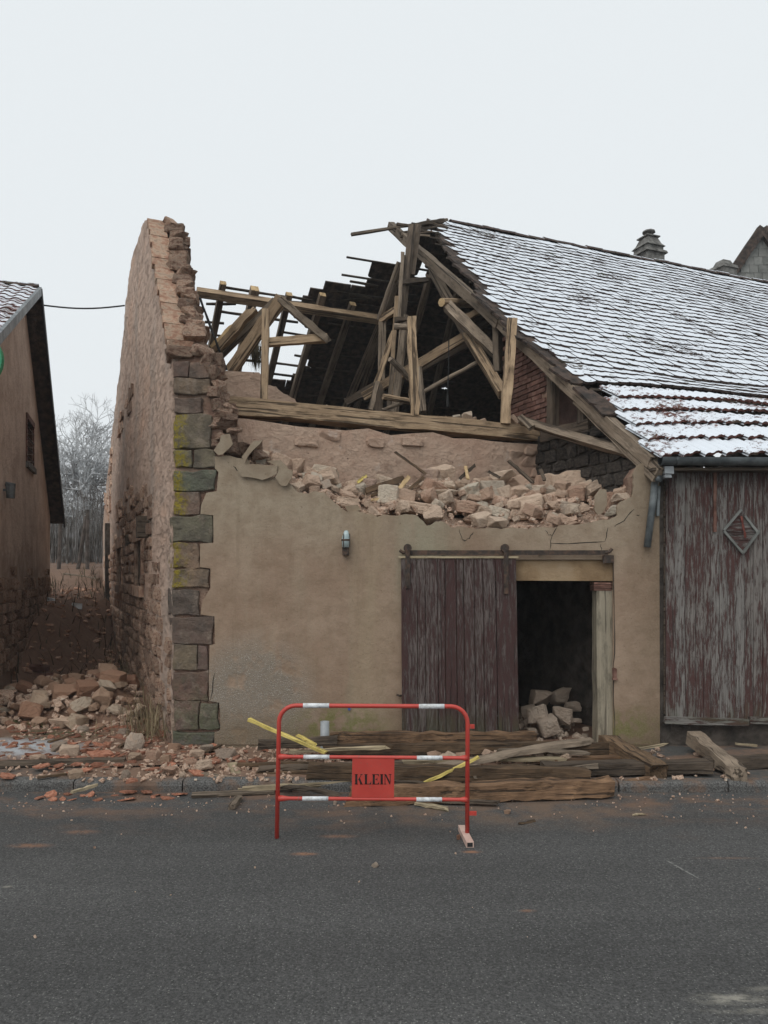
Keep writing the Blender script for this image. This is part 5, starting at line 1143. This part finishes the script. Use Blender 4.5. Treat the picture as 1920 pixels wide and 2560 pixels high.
hand = [(812, 1188, 50, 30, 'large tan block left slope of wall rubble'), (900, 1218, 56, 28, 'squared grey-pink block left of the brown laths on the wall-top rubble'), (866, 1238, 46, 22, None), (898, 1232, 28, 24, None), (865, 1262, 48, 26, 'pale rough block at the edge of the plaster on the wall-top rubble'), (1000, 1232, 44, 30, None), (1075, 1205, 34, 50, 'tall pale stone standing upright on the wall-top rubble'), (1105, 1190, 46, 42, 'largest cream boulder crowning the wall-top rubble'), (1085, 1245, 84, 32, 'long flat tan block in the middle of the wall-top rubble'), (1038, 1268, 74, 26, 'long low grey-tan block above the wall lamp side of the rubble'), (1092, 1270, 24, 24, 'small rounded pale stone with a hollow in the wall-top rubble'), (1125, 1262, 30, 26, None), (1175, 1250, 48, 34, None), (1230, 1232, 52, 40, 'pale angular stone with a sharp ridge on the wall-top rubble'), (1264, 1245, 28, 44, None), (1292, 1246, 40, 44, 'flat-faced plastered stone standing on edge in the wall-top rubble'), (1320, 1276, 78, 50, 'big square tan block in front of the wall-top rubble'), (1240, 1294, 46, 34, 'small square tan block left of the big one on the wall edge'), (1182, 1294, 32, 26, None), (1352, 1220, 30, 44, None), (1370, 1216, 36, 42, None), (1395, 1218, 44, 46, 'tall grey plastered stone at the back of the wall-top rubble'), (1440, 1206, 66, 44, 'greenish rendered slab tilted up at the right of the wall-top rubble'), (1478, 1205, 32, 36, None), (1480, 1235, 60, 34, None), (1382, 1252, 56, 26, None), (1424, 1275, 56, 28, None), (1420, 1302, 58, 30, 'pale green rendered fragment lying at the right wall edge'), (1522, 1275, 50, 40, 'whitish broken stone at the right end of the wall-top rubble'), (1540, 1224, 54, 20, None), (1560, 1244, 44, 18, None), (1530, 1190, 36, 20, None), (1556, 1178, 28, 18, None), (1580, 1200, 22, 26, None), (1255, 1195, 50, 26, None), (1210, 1212, 40, 26, None), (1300, 1205, 50, 26, None), (1160, 1215, 46, 28, None), (690, 1160, 30, 20, None), (662, 1140, 38, 26, None), (742, 1170, 32, 34, None), (780, 1200, 36, 22, None), (724, 1180, 26, 26, None), (962, 1205, 36, 24, None), (930, 1245, 30, 24, None), (760, 1210, 30, 18, None), (1340, 1236, 40, 30, None), (1200, 1270, 36, 24, None)]
items = []
for x, y, wpx, hpx, lab in hand:
    yb, yt = interp(TOP, x), interp(UP, x); v = max(.0, min(1, (yb - y) / max(20, yb - yt))); q = heap(x, v); Y = q.y + .02; p = P(x, y, Y)
    o = rk(RK, p, (wpx * Y / F * 1.25, wpx * Y / F * R.uniform(.8, 1.1), hpx * Y / F * 1.3), (R.uniform(-.25, .25), R.uniform(-.25, .25), R.uniform(-.5, .5)))
    tag(o, lab or '', 'stone', 'rubble stones on the broken wall top')
    if not lab: items.append((o, ('wide' if wpx > 42 else 'upright' if hpx > wpx else 'compact') + ' bare tan block in wall-top rubble ' + zone(x, [(800, 'near the plaster flakes'), (960, 'over the lamp'), (1130, 'left of the door rail'), (1290, 'over the sliding door'), (1460, 'over the doorway'), (2000, 'at the right end')]), x))
single_out(items)
placed = []
tries = 0
items = []
low = True
wallrest = MB()
while len(placed) < 190 and tries < 16000:
    tries += 1; x = R.uniform(625, 1588); v = R.random(); s_ = R.choice((.07, .1, .13, .16, .19)) * R.uniform(.8, 1.2); p = heap(x, v)
    if len(placed) >= 90: s_ *= .7; p = p - Vector((0, 0, .05))
    if any((p - q).length < (s_ + t) * .42 for q, t in placed): continue
    placed.append((p, s_)); asp = R.uniform(1, 1.5)
    if len(placed) > 95:
        wallrest.add(*R.choice(ROCKS), trs(p + Vector((0, 0, s_ * .12)), (R.uniform(-.5, .5), R.uniform(-.5, .5), R.random() * 6), (s_ * asp, s_, s_ * .8))); continue
    o = rk(RK, p + Vector((0, 0, s_ * .12)), (s_ * asp, s_, s_ * R.uniform(.6, 1)))
    tag(o, '', 'stone', 'small stones on the broken wall top')
    px = proj(p)[0]; zn = zone(px, [(760, 'left slope of wall rubble'), (900, 'of wall rubble above the lamp'), (1010, 'by the boards in wall rubble'), (1150, 'of wall rubble above rail start'), (1300, 'of wall rubble above sliding door'), (1450, 'of wall rubble above the doorway'), (2000, 'at right end of wall rubble')])
    items.append((o, ('thumb-sized' if s_ < .07 else 'fist-sized' if s_ < .11 else 'middling' if s_ < .15 else 'largish') + (' long' if asp > 1.28 else '') + ' tan ' + ('front' if v < .33 else 'middle' if v < .66 else 'back') + ' stone ' + zn, px))
single_out(items)
kind(tag(wallrest.build('wall_rubble', MATS['rubble_fine']), 'smaller loose stones packed between the blocks of the wall-top heap', 'rubble'), 'stuff')
mb = MB()
for i in range(700):
    x = R.uniform(615, 1590); v = R.random() ** 1.3; p = heap(x, v); s_ = R.uniform(.012, .045); vs, fs = R.choice(ROCKS)
    mb.add(vs, fs, trs(p + Vector((0, 0, s_ * .1 - .03)), (R.random() * 6, R.random() * 6, R.random() * 6), (s_ * 1.3, s_, s_ * .7)))
kind(tag(mb.build('rubble_crumbs', MATS['rubble_fine']), 'small crumbs and chips of tan stone over the broken wall top', 'rubble'), 'stuff')
# sticks in the heap
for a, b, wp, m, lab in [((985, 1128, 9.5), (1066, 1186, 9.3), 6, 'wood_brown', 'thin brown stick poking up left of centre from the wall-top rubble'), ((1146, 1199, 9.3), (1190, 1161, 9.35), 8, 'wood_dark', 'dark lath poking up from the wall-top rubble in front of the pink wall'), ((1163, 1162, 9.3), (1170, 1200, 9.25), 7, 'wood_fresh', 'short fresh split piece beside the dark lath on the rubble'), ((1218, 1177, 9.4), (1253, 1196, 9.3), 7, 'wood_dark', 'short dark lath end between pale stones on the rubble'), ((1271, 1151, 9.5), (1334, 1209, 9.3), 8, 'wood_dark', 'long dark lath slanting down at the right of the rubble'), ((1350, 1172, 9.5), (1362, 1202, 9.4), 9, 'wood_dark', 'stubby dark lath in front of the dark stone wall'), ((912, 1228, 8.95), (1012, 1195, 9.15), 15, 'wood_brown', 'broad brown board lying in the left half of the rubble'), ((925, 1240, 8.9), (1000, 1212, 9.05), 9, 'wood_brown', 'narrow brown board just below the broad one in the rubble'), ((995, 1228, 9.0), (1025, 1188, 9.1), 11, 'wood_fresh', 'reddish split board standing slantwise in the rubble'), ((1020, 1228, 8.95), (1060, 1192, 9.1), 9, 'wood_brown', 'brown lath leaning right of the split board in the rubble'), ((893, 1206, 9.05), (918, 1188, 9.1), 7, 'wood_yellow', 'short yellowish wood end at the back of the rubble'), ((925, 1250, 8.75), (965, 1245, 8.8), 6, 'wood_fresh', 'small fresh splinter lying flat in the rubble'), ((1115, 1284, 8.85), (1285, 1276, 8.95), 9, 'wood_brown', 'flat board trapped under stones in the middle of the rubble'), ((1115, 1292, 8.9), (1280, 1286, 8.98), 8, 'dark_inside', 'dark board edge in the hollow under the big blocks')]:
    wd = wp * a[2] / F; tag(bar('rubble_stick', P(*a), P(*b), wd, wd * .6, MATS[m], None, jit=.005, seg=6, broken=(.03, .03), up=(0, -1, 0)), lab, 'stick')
# ------------------------------------------------------------------ stones seen through the doorway
items = []
for x, y, wpx, hpx, Y in [(1352, 1745, 52, 40, 9.3), (1400, 1742, 54, 36, 9.5), (1346, 1788, 54, 52, 8.9), (1404, 1790, 52, 44, 9.0), (1370, 1815, 50, 48, 8.8), (1432, 1770, 44, 30, 9.3), (1322, 1776, 36, 28, 9.2), (1440, 1802, 24, 12, 8.9), (1465, 1822, 20, 10, 8.8), (1330, 1826, 24, 10, 8.7)]:
    o = tag(rk(RG, P(x, y, Y), (wpx * Y / F, wpx * Y / F * .8, hpx * Y / F * .95), (R.uniform(-.3, .3), R.uniform(-.3, .3), R.uniform(-.6, .6))), '', 'stone', 'stones inside the doorway'); items.append((o, ('big' if wpx > 45 else 'middling' if wpx > 30 else 'small') + ' grey stone inside the doorway, ' + ('front of the heap' if Y < 9.05 else 'rear of the heap'), x))
single_out(items)
mb = MB()
for i in range(260):
    X = R.uniform(1.45, 2.35); Y = R.uniform(8.25, 10.2); hh = .1 + max(0, .22 - abs(Y - 9.3) * .5) * max(0, 1 - abs(X - 1.75) * 1.2); s_ = R.uniform(.02, .07); vs, fs = R.choice(ROCKS)
    mb.add(vs, fs, trs((X, Y, hh + .01), (R.random() * 6, R.random() * 6, R.random() * 6), (s_ * 1.3, s_, s_ * .6)))
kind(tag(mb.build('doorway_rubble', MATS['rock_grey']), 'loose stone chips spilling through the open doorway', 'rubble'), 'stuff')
# ------------------------------------------------------------------ heap in the lane
def lheap(X, Y):
    dx, dy = (X + 4.05) / 1.55, (Y - 10.75) / 1.25; r2 = dx * dx + dy * dy
    return gheight(X, Y) + .4 * max(0, 1 - r2) ** .8 * (.55 + .9 * abs(mnoise.noise(Vector((X * 1.4, Y * 1.4, 5)))) + .25)
mb = MB(); n = 40
for j in range(n + 1):
    for i in range(n + 1):
        X, Y = -5.7 + 3.4 * i / n, 9.3 + 2.9 * j / n; e = lheap(X, Y); mb.v.append((X, Y, e - .05 + .07 * mnoise.noise(Vector((X * 4, Y * 4, 1)))))
mb.f = [(j * (n + 1) + i, j * (n + 1) + i + 1, (j + 1) * (n + 1) + i + 1, (j + 1) * (n + 1) + i) for j in range(n) for i in range(n)]
kind(tag(mb.build('lane_rubble_bed', MATS['earth']), 'reddish earth and grit under the rubble heap in the lane', 'rubble'), 'stuff')
placed = []; tries = 0; lanerest = MB()
items = []
while len(placed) < 420 and tries < 22000:
    tries += 1; a, r_ = R.random() * 6.28, math.sqrt(R.random()); X, Y = -4.05 + 1.6 * r_ * math.cos(a), 10.8 + 1.5 * r_ * math.sin(a)
    if laneside(X, Y) < .15: continue
    s_ = R.choice((.07, .1, .13, .17, .22)) * R.uniform(.8, 1.15); p = Vector((X, Y, lheap(X, Y)))
    if len(placed) > 100: s_ *= .45
    if any((p - q).length < (s_ + t) * .42 for q, t in placed): continue
    placed.append((p, s_)); asp = R.uniform(1, 1.5)
    if len(placed) > 100:
        lanerest.add(*R.choice(ROCKS), trs(p + Vector((0, 0, s_ * .2)), (R.uniform(-.5, .5), R.uniform(-.5, .5), R.random() * 6), (s_ * asp, s_, s_ * .8))); continue
    o = tag(rk(RL, p + Vector((0, 0, s_ * .2)), (s_ * asp, s_, s_ * R.uniform(.6, .95))), '', 'stone', 'stones of the lane heap')
    px = proj(p)[0]; items.append((o, ('little' if s_ < .09 else 'small' if s_ < .12 else 'middling' if s_ < .16 else 'large') + (' long' if asp > 1.3 else '') + ' reddish stone ' + ('before' if Y < 10.2 else 'atop' if Y < 11 else 'behind') + ' the lane heap, ' + zone(px, [(70, 'by the photo edge'), (160, 'left part'), (250, 'middle part'), (2000, 'beside the gable wall')]), px))
single_out(items)
kind(tag(lanerest.build('lane_rubble', MATS['rubble_fine']), 'smaller loose stones packed into the lane heap', 'rubble'), 'stuff')
for x, y, wpx, hpx, m, lab in [(334, 1848, 46, 44, RK, 'largest loose block at the foot of the gable corner'), (160, 1802, 62, 28, RK, 'long whitish stone in front of the lane heap'), (204, 1821, 34, 18, RG, 'small grey stone right of the long whitish one'), (174, 1877, 46, 22, RK, 'yellowish block on the pavement beside the snowy patch'), (148, 1868, 34, 22, RG, 'grey block touching the yellowish one on the pavement'), (436, 1868, 28, 16, RL, 'pinkish stone below the quoins'), (516, 1872, 34, 16, RG, 'pale stone on the pavement right of the quoins'), (492, 1886, 34, 18, RK, 'cream stone in front of the quoins'), (474, 1904, 34, 16, RK, 'light angular stone near the kerb below the quoins'), (510, 1912, 40, 22, RK, 'tan block near the kerb left of the barrier'), (415, 1900, 24, 22, RL, 'upright brown stone on the pavement in front of the corner'), (336, 1893, 30, 18, RL, 'flat tan stone on the pavement left of the corner'), (385, 1888, 32, 20, RK, 'yellow-brown stone in front of the mossy quoin'), (313, 1936, 24, 20, RG, 'small grey angular stone standing near the kerb'), (96, 1896, 38, 18, RK, 'ochre stone on the snowy patch at left'), (562, 1884, 48, 20, RG, 'flat pale stone left of the yellow batten'), (190, 1935, 34, 18, RL, 'brown stone by the long dark plank'), (425, 1926, 34, 16, RK, 'small pale fragment near the kerb'), (455, 1936, 18, 12, RK, 'smallest cream chip near the kerb'), (310, 1826, 28, 16, RG, 'grey stone in dry twigs by the gable'), (1662, 1962, 26, 24, RG, 'grey pointed stone against the kerb below the broken beam'), (1146, 2093, 9, 11, RL, 'small round pink stone beside the barrier foot'), (938, 2162, 17, 10, RG, 'single pale stone alone on the road in front of the barrier'), (1268, 2029, 16, 9, RL, 'small pink chip on the road right of the barrier'), (838, 2007, 10, 9, RK, 'small white stone under the lower barrier tube')]:
    z0 = .1 if y < 1955 else 0; Y = F * (HC - z0) / (y + hpx / 2 - HY); p = P(x, y, Y)
    if laneside(p.x, p.y) > 0 and Y > 8.3: p.z = gheight(p.x, p.y) + hpx * Y / F / 2 - .02
    tag(rk(m, p, (wpx * Y / F, wpx * Y / F * .8, hpx * Y / F * 1.15), (R.uniform(-.12, .12), R.uniform(-.12, .12), R.uniform(-.6, .6))), lab, 'stone')
items = []
for x in range(16):
    p = gz(1085 + x * 24 + R.uniform(-8, 8) + (150 if x > 3 else 0) * .3, 1905 + R.uniform(-12, 8), .12); s_ = R.uniform(.07, .13)
    o = tag(rk(RK, p + Vector((0, 0, .05)), (s_ * 1.3, s_, s_ * .8)), '', 'stone', 'chunks between the beams'); items.append((o, ('larger' if s_ > .1 else 'smaller') + ' whitish pink chunk lying between the beams before the door', proj(p)[0]))
single_out(items)
# ------------------------------------------------------------------ tile shards and chips
sv = []
for k in range(6):
    r = random.Random(k); n = 6; o = [(math.cos(6.283 * i / n + r.uniform(-.3, .3)) * r.uniform(.3, .55), math.sin(6.283 * i / n + r.uniform(-.3, .3)) * r.uniform(.3, .55)) for i in range(n)]
    mb = MB(); mb.add([(x, y, .09 + .12 * (x * x)) for x, y in o] + [(x, y, .12 * (x * x)) for x, y in o], [tuple(range(n)), tuple(reversed(range(n, 2 * n)))] + [((i + 1) % n, i, i + n, (i + 1) % n + n) for i in range(n)]); sv.append(mb.mesh('tile_shard', MATS['tile_shard']))
items = []
def shard(p, s_, lab, grp, e=None):
    e = e or (R.gauss(0, .2), R.gauss(0, .2), R.random() * 6.28); return tag(inst('tile_shard', R.choice(sv), trs(p, e, (s_, s_ * .8, s_ * .8))), lab, 'tile shard', grp)
for i in range(78):
    x = R.uniform(0, 560) if i < 62 else R.uniform(90, 470); y = R.uniform(1818, 1935) if i < 62 else R.uniform(1985, 2003)
    if i < 50 and x < 120 and y > 1840: x += 130
    z0 = .11 if i < 62 else .0; p = gz(x, y, z0)
    if laneside(p.x, p.y) > 0 and p.y > 8.2: p.z = gheight(p.x, p.y) + .015
    s_ = R.uniform(.06, .2); o = shard(p, s_, '', 'tile shards on the pavement' if i < 62 else 'tile shards along the kerb'); sz = 'small' if s_ < .1 else 'middling' if s_ < .15 else 'broad'
    items.append((o, sz + ' orange tile shard ' + ('in the road gutter below the kerb' if i >= 62 else 'near the kerb on the pavement' if y > 1900 else 'mid pavement before the gable' if y > 1860 else 'at the back of the pavement litter'), x))
single_out(items)
for x, y, s_, lab in [(328, 1957, .2, 'thick orange tile piece lying on the kerb top'), (320, 1984, .19, 'orange tile piece below the kerb at left centre'), (366, 1984, .15, 'bright orange tile piece in the gutter next to another'), (250, 1890, .3, 'large half roof tile lying flat on the pavement'), (60, 1832, .18, 'orange tile piece by the grass tuft at left'), (104, 1836, .2, 'long orange tile piece before the snowy patch'), (140, 1822, .12, 'upright orange tile piece under the whitish stone'), (16, 1945, .2, 'orange tile piece on the pavement at the left edge'), (104, 1920, .2, 'flat orange tile piece on the dark plank'), (1712, 1970, .12, 'orange tile crumbs by the kerb at right'), (1738, 1972, .09, 'small orange tile crumb rightmost by the kerb')]:
    z0 = .115 if y < 1960 else .005; shard(gz(x, y, z0) + Vector((0, 0, .01)), s_, lab, None, (R.gauss(0, .1), R.gauss(0, .1), R.random() * 6))
mb = MB()
for i in range(1300):                                     # grit and chips on pavement and lane mouth
    X = R.triangular(-5.5, 3.8, -2.2); Y = R.uniform(7.06, 9.3 if X < C0.x else 8.45); s_ = R.uniform(.012, .05); z0 = .105
    if laneside(X, Y) > 0 and Y > 8.2: z0 = gheight(X, Y) + .01
    vs, fs = R.choice(ROCKS); mb.add(vs, fs, trs((X, Y, z0), (R.random() * 6, R.random() * .6, R.random() * 6), (s_ * 1.5, s_, s_ * .6)))
kind(tag(mb.build('pavement_grit', MATS['rubble_fine']), 'chips and grit scattered along the pavement', 'rubble'), 'stuff')
mb = MB()
for i in range(420):
    X = R.triangular(-5.2, .5, -3); Y = R.uniform(7.6, 10.2); s_ = R.uniform(.02, .07); p = Vector((X, Y, gheight(X, Y) + .015 if laneside(X, Y) > 0 else .11))
    if laneside(X, Y) < 0 and Y > 8.45: continue
    vs, fs = R.choice(ROCKS); mb.add(vs, fs, trs(p, (R.gauss(0, .2), R.gauss(0, .2), R.random() * 6), (s_ * 2, s_ * 1.2, s_ * .4)))
kind(tag(mb.build('tile_crumbs', MATS['tile_shard']), 'small orange tile crumbs strewn over the lane mouth', 'rubble'), 'stuff')
mb = MB()
for i in range(330):
    X = R.uniform(-4.5, 4.5); Y = 7.0 - abs(R.gauss(0, .38)); s_ = R.uniform(.005, .016) * (1.5 if R.random() < .08 else 1)
    if R.random() < .06: Y = R.uniform(4.2, 6.5)
    vs, fs = R.choice(ROCKS); mb.add(vs, fs, trs((X, Y, s_ * .2), (R.random() * 6, R.random() * 6, R.random() * 6), (s_ * 1.4, s_, s_ * .7)))
kind(tag(mb.build('road_grit', MATS['rubble_fine']), 'pale chips and grit sprinkled on the asphalt', 'rubble'), 'stuff')
# ------------------------------------------------------------------ dry plants, straw
def blades(name, m, lab, cat, n, f, bend=.3, wd=.006, par=None):
    mb = MB()
    for i in range(n):
        p, h, az, lean = f(); dx = Vector((math.cos(az), math.sin(az), 0)); side = Vector((-dx.y, dx.x, 0)) * wd * R.uniform(.6, 1.3)
        a = p; b = p + Vector((0, 0, h * .6)) + dx * lean * .4; c = p + Vector((0, 0, h)) + dx * lean
        mb.add([a - side, a + side, b + side * .7, b - side * .7, c], [(0, 1, 2, 3), (3, 2, 4)])
    o = mb.build(name, MATS[m], par)
    if par is None: tag(o, lab, cat)
    return kind(o, 'stuff')
mb = MB()
for i in range(900):
    X, Y = R.uniform(-8, -2.6), R.uniform(9.6, 20)
    if laneside(X, Y) < .05: continue
    s_ = R.uniform(.03, .11); vs, fs = R.choice(ROCKS); mb.add(vs, fs, trs((X, Y, gheight(X, Y) + .02), (R.gauss(0, .3), R.gauss(0, .3), R.random() * 6), (s_ * 1.7, s_, s_ * .55)))
kind(tag(mb.build('lane_litter', MATS['lane_litter']), 'tile and stone litter strewn up the earth slope of the lane', 'rubble'), 'stuff')
def fgr():
    u = abs(R.gauss(0, 3)) + .2; p = uz(u, 0, -abs(R.gauss(.05, .22)) - .02); p.z = gheight(p.x, p.y); return p, R.uniform(.1, .5), R.random() * 6.28, R.uniform(.02, .35)
blades('dry_weeds', 'dry_grass', 'tangle of dry weeds and stalks at the foot of the gable wall', 'weeds', 420, fgr)
def ftu():
    x = R.uniform(20, 115); p = gz(x, R.uniform(1795, 1822), .1); p.z = gheight(p.x, p.y); return p, R.uniform(.03, .1), R.random() * 6.28, R.uniform(.0, .06)
blades('grass_tuft', 'grass', 'short green grass tuft before the lane rubble', 'grass', 500, ftu, wd=.004)
def fbank():
    X, Y = R.uniform(-9, -4.6), R.uniform(12, 25); p = Vector((X, Y, gheight(X, Y))); return p, R.uniform(.1, .45), R.random() * 6.28, R.uniform(.05, .4)
blades('bank_brambles', 'weeds', 'dark brambles and weeds on the bank along the lane', 'brambles', 900, fbank, wd=.01)
def fhe():
    X, Y = R.uniform(-15.5, -7.0), R.uniform(25, 31); p = Vector((X, Y, gheight(X, Y) - .2)); return p, abs(R.gauss(1.3, .8)) + .3, R.random() * 6.28, R.uniform(.05, .8)
blades('hedge', 'hedge_twigs', 'tangled frosted hedge closing the end of the lane', 'hedge', 5200, fhe, wd=.016)
def fst():
    p = P(R.gauss(640, 9), R.uniform(850, 885), 9.9); return p, -R.uniform(.1, .32), R.random() * 6.28, R.uniform(-.05, .06)
blades('hanging_straw', 'straw', '', '', 260, fst, wd=.004, par=barn)
for x, y, s_, lab in [(115, 1554, .32, 'white plastic scrap on the dark lane bank'), (192, 1554, .2, 'small white upright scrap in the lane')]:
    p = P(x, y, 17); p.z = max(p.z, gheight(p.x, p.y) + .05); mb = MB(); mb.box((-.5, -.2, -.3), (.5, .2, .3), .12); o = tag(mb.build('litter', MATS['paint_white'], None, trs(p, (0, .2, .3), (s_, s_, s_ * (.5 if x < 150 else 1)))), lab, 'litter')
items = []
bs = MB(); bs.box((-.11, -.05, -.03), (.11, .05, .03)); bs = bs.mesh('brick', MATS['brick'])
for i, (x, y) in enumerate([(84, 1640), (100, 1636), (118, 1641), (190, 1590), (215, 1594), (110, 1645)]):
    Y = 13.2; p = P(x, y, Y); p.z = gheight(p.x, p.y) + .05 + (.06 if i in (1,) else 0); items.append((tag(inst('loose_brick', bs, trs(p, (0, 0, R.random()), (1.3, 1.3, 1.3))), '', 'brick', 'bricks in the lane'), 'loose red brick in the lane behind the rubble heap', x))
single_out(items)
# ------------------------------------------------------------------ trees, poles
def tree(name, label, base, h, seed, spread=.55, frost=True, depth=6, lean=(0, 0), r0=.13, grp=None):
    r = random.Random(seed); t = thing(name, label, 'tree', base, grp); tr, cr = MB(), MB()
    def grow(p, d, L, rad, lv):
        q = p; n = 3 if lv < 3 else 2
        for i in range(n):
            d = (d + Vector((r.gauss(0, .13), r.gauss(0, .13), r.gauss(0, .1) + (.03 if lv > 2 else 0)))).normalized(); e = q + d * L / n
            tube(tr if lv < 2 else cr, [q, e], [rad * (1 - .3 * i / n), rad * (1 - .3 * (i + 1) / n)], 6 if lv < 2 else 4 if lv < 4 else 3, False); q = e
            if lv >= 2 and lv < depth and r.random() < .6: br(q, d, L, rad, lv)
        if lv < depth:
            for k in range(r.choice((2, 3, 3))): br(q, d, L, rad, lv)
    def br(q, d, L, rad, lv):
        ax = d.cross(Vector((r.gauss(0, 1), r.gauss(0, 1), r.gauss(0, 1)))).normalized(); nd = (Matrix.Rotation(r.uniform(.3, .3 + spread * 1.3), 3, ax) @ d).normalized()
        grow(q, nd, L * r.uniform(.58, .82), max(rad * .6, .007), lv + 1)
    grow(Vector(base), Vector((lean[0], lean[1], 1)).normalized(), h * .3, r0, 0)
    tr.build('trunk', MATS['bark'], t); cr.build('crown', MATS['frost' if frost else 'bark'], t); return t
def gpt(x, Y): p = P(x, 1440, Y); p.z = gheight(p.x, p.y) - .1; return p
tree('bare_tree', 'tall frosted bare tree behind the left house', gpt(105, 33), 8.8, 3, grp='frosted trees behind the lane')
tree('bare_tree', 'frosted bare tree with spreading boughs right behind the lane end', gpt(175, 31), 6.3, 8, .6, lean=(.25, 0), grp='frosted trees behind the lane')
tree('bare_tree', 'lower frosted tree close to the barn gable behind the lane', gpt(248, 30), 5.4, 13, .6, lean=(-.1, 0), grp='frosted trees behind the lane')
tree('bare_tree', 'hazy frosted tree farthest back beyond the lane', gpt(215, 44), 8.5, 21, .6, grp='frosted trees behind the lane')
items = []
for i, (x, Y, h) in enumerate([(150, 27, 3.0), (185, 29, 3.4), (215, 27, 3.0), (240, 28, 3.6), (265, 30, 3.2), (128, 30, 3.6), (205, 32, 4.0), (165, 33, 4.2)]):
    items.append((tree('shrub', '', gpt(x, Y), h, 40 + i, .75, i % 3 != 0, 5, r0=.05, grp='thicket at the lane end'), ('tall' if h > 3.5 else 'low') + ' leafless thicket shrub at the end of the lane', x))
single_out(items)
for a, b, lab in [((219, 1275), (218, 1440), 'upright fence post at the end of the lane'), ((216, 1290), (190, 1430), 'slanting stay leaning on the fence post at the lane end'), ((152, 1300), (146, 1420), 'thin fence pole beside the left house corner')]:
    mb = MB(); tube(mb, [P(*a, 24), P(*b, 24) - Vector((0, 0, .3))], .06, 6); tag(mb.build('fence_post', MATS['bark']), lab, 'post')
bar_ = bar('fence_rail', P(160, 1436, 23), P(245, 1448, 22), .1, .08, MATS['wood_grey'], None); tag(bar_, 'low grey board lying across the end of the lane', 'board')

# ------------------------------------------------------------------ winter haze
hz = MB(); hz.box((-455, -65, -1.2), (455, 805, 13.6))
hm = bpy.data.materials.new('haze'); hm.use_nodes = True; hm.node_tree.nodes.clear()
ho = hm.node_tree.nodes.new('ShaderNodeOutputMaterial'); hv_ = hm.node_tree.nodes.new('ShaderNodeVolumePrincipled')
hv_.inputs['Color'].default_value = (.95, .97, 1, 1); hv_.inputs['Density'].default_value = .001
hm.node_tree.links.new(hv_.outputs[0], ho.inputs['Volume'])
scene.cycles.volume_bounces = 2
kind(tag(hz.build('haze', hm), 'pale winter haze hanging over the street', 'haze'), 'stuff')
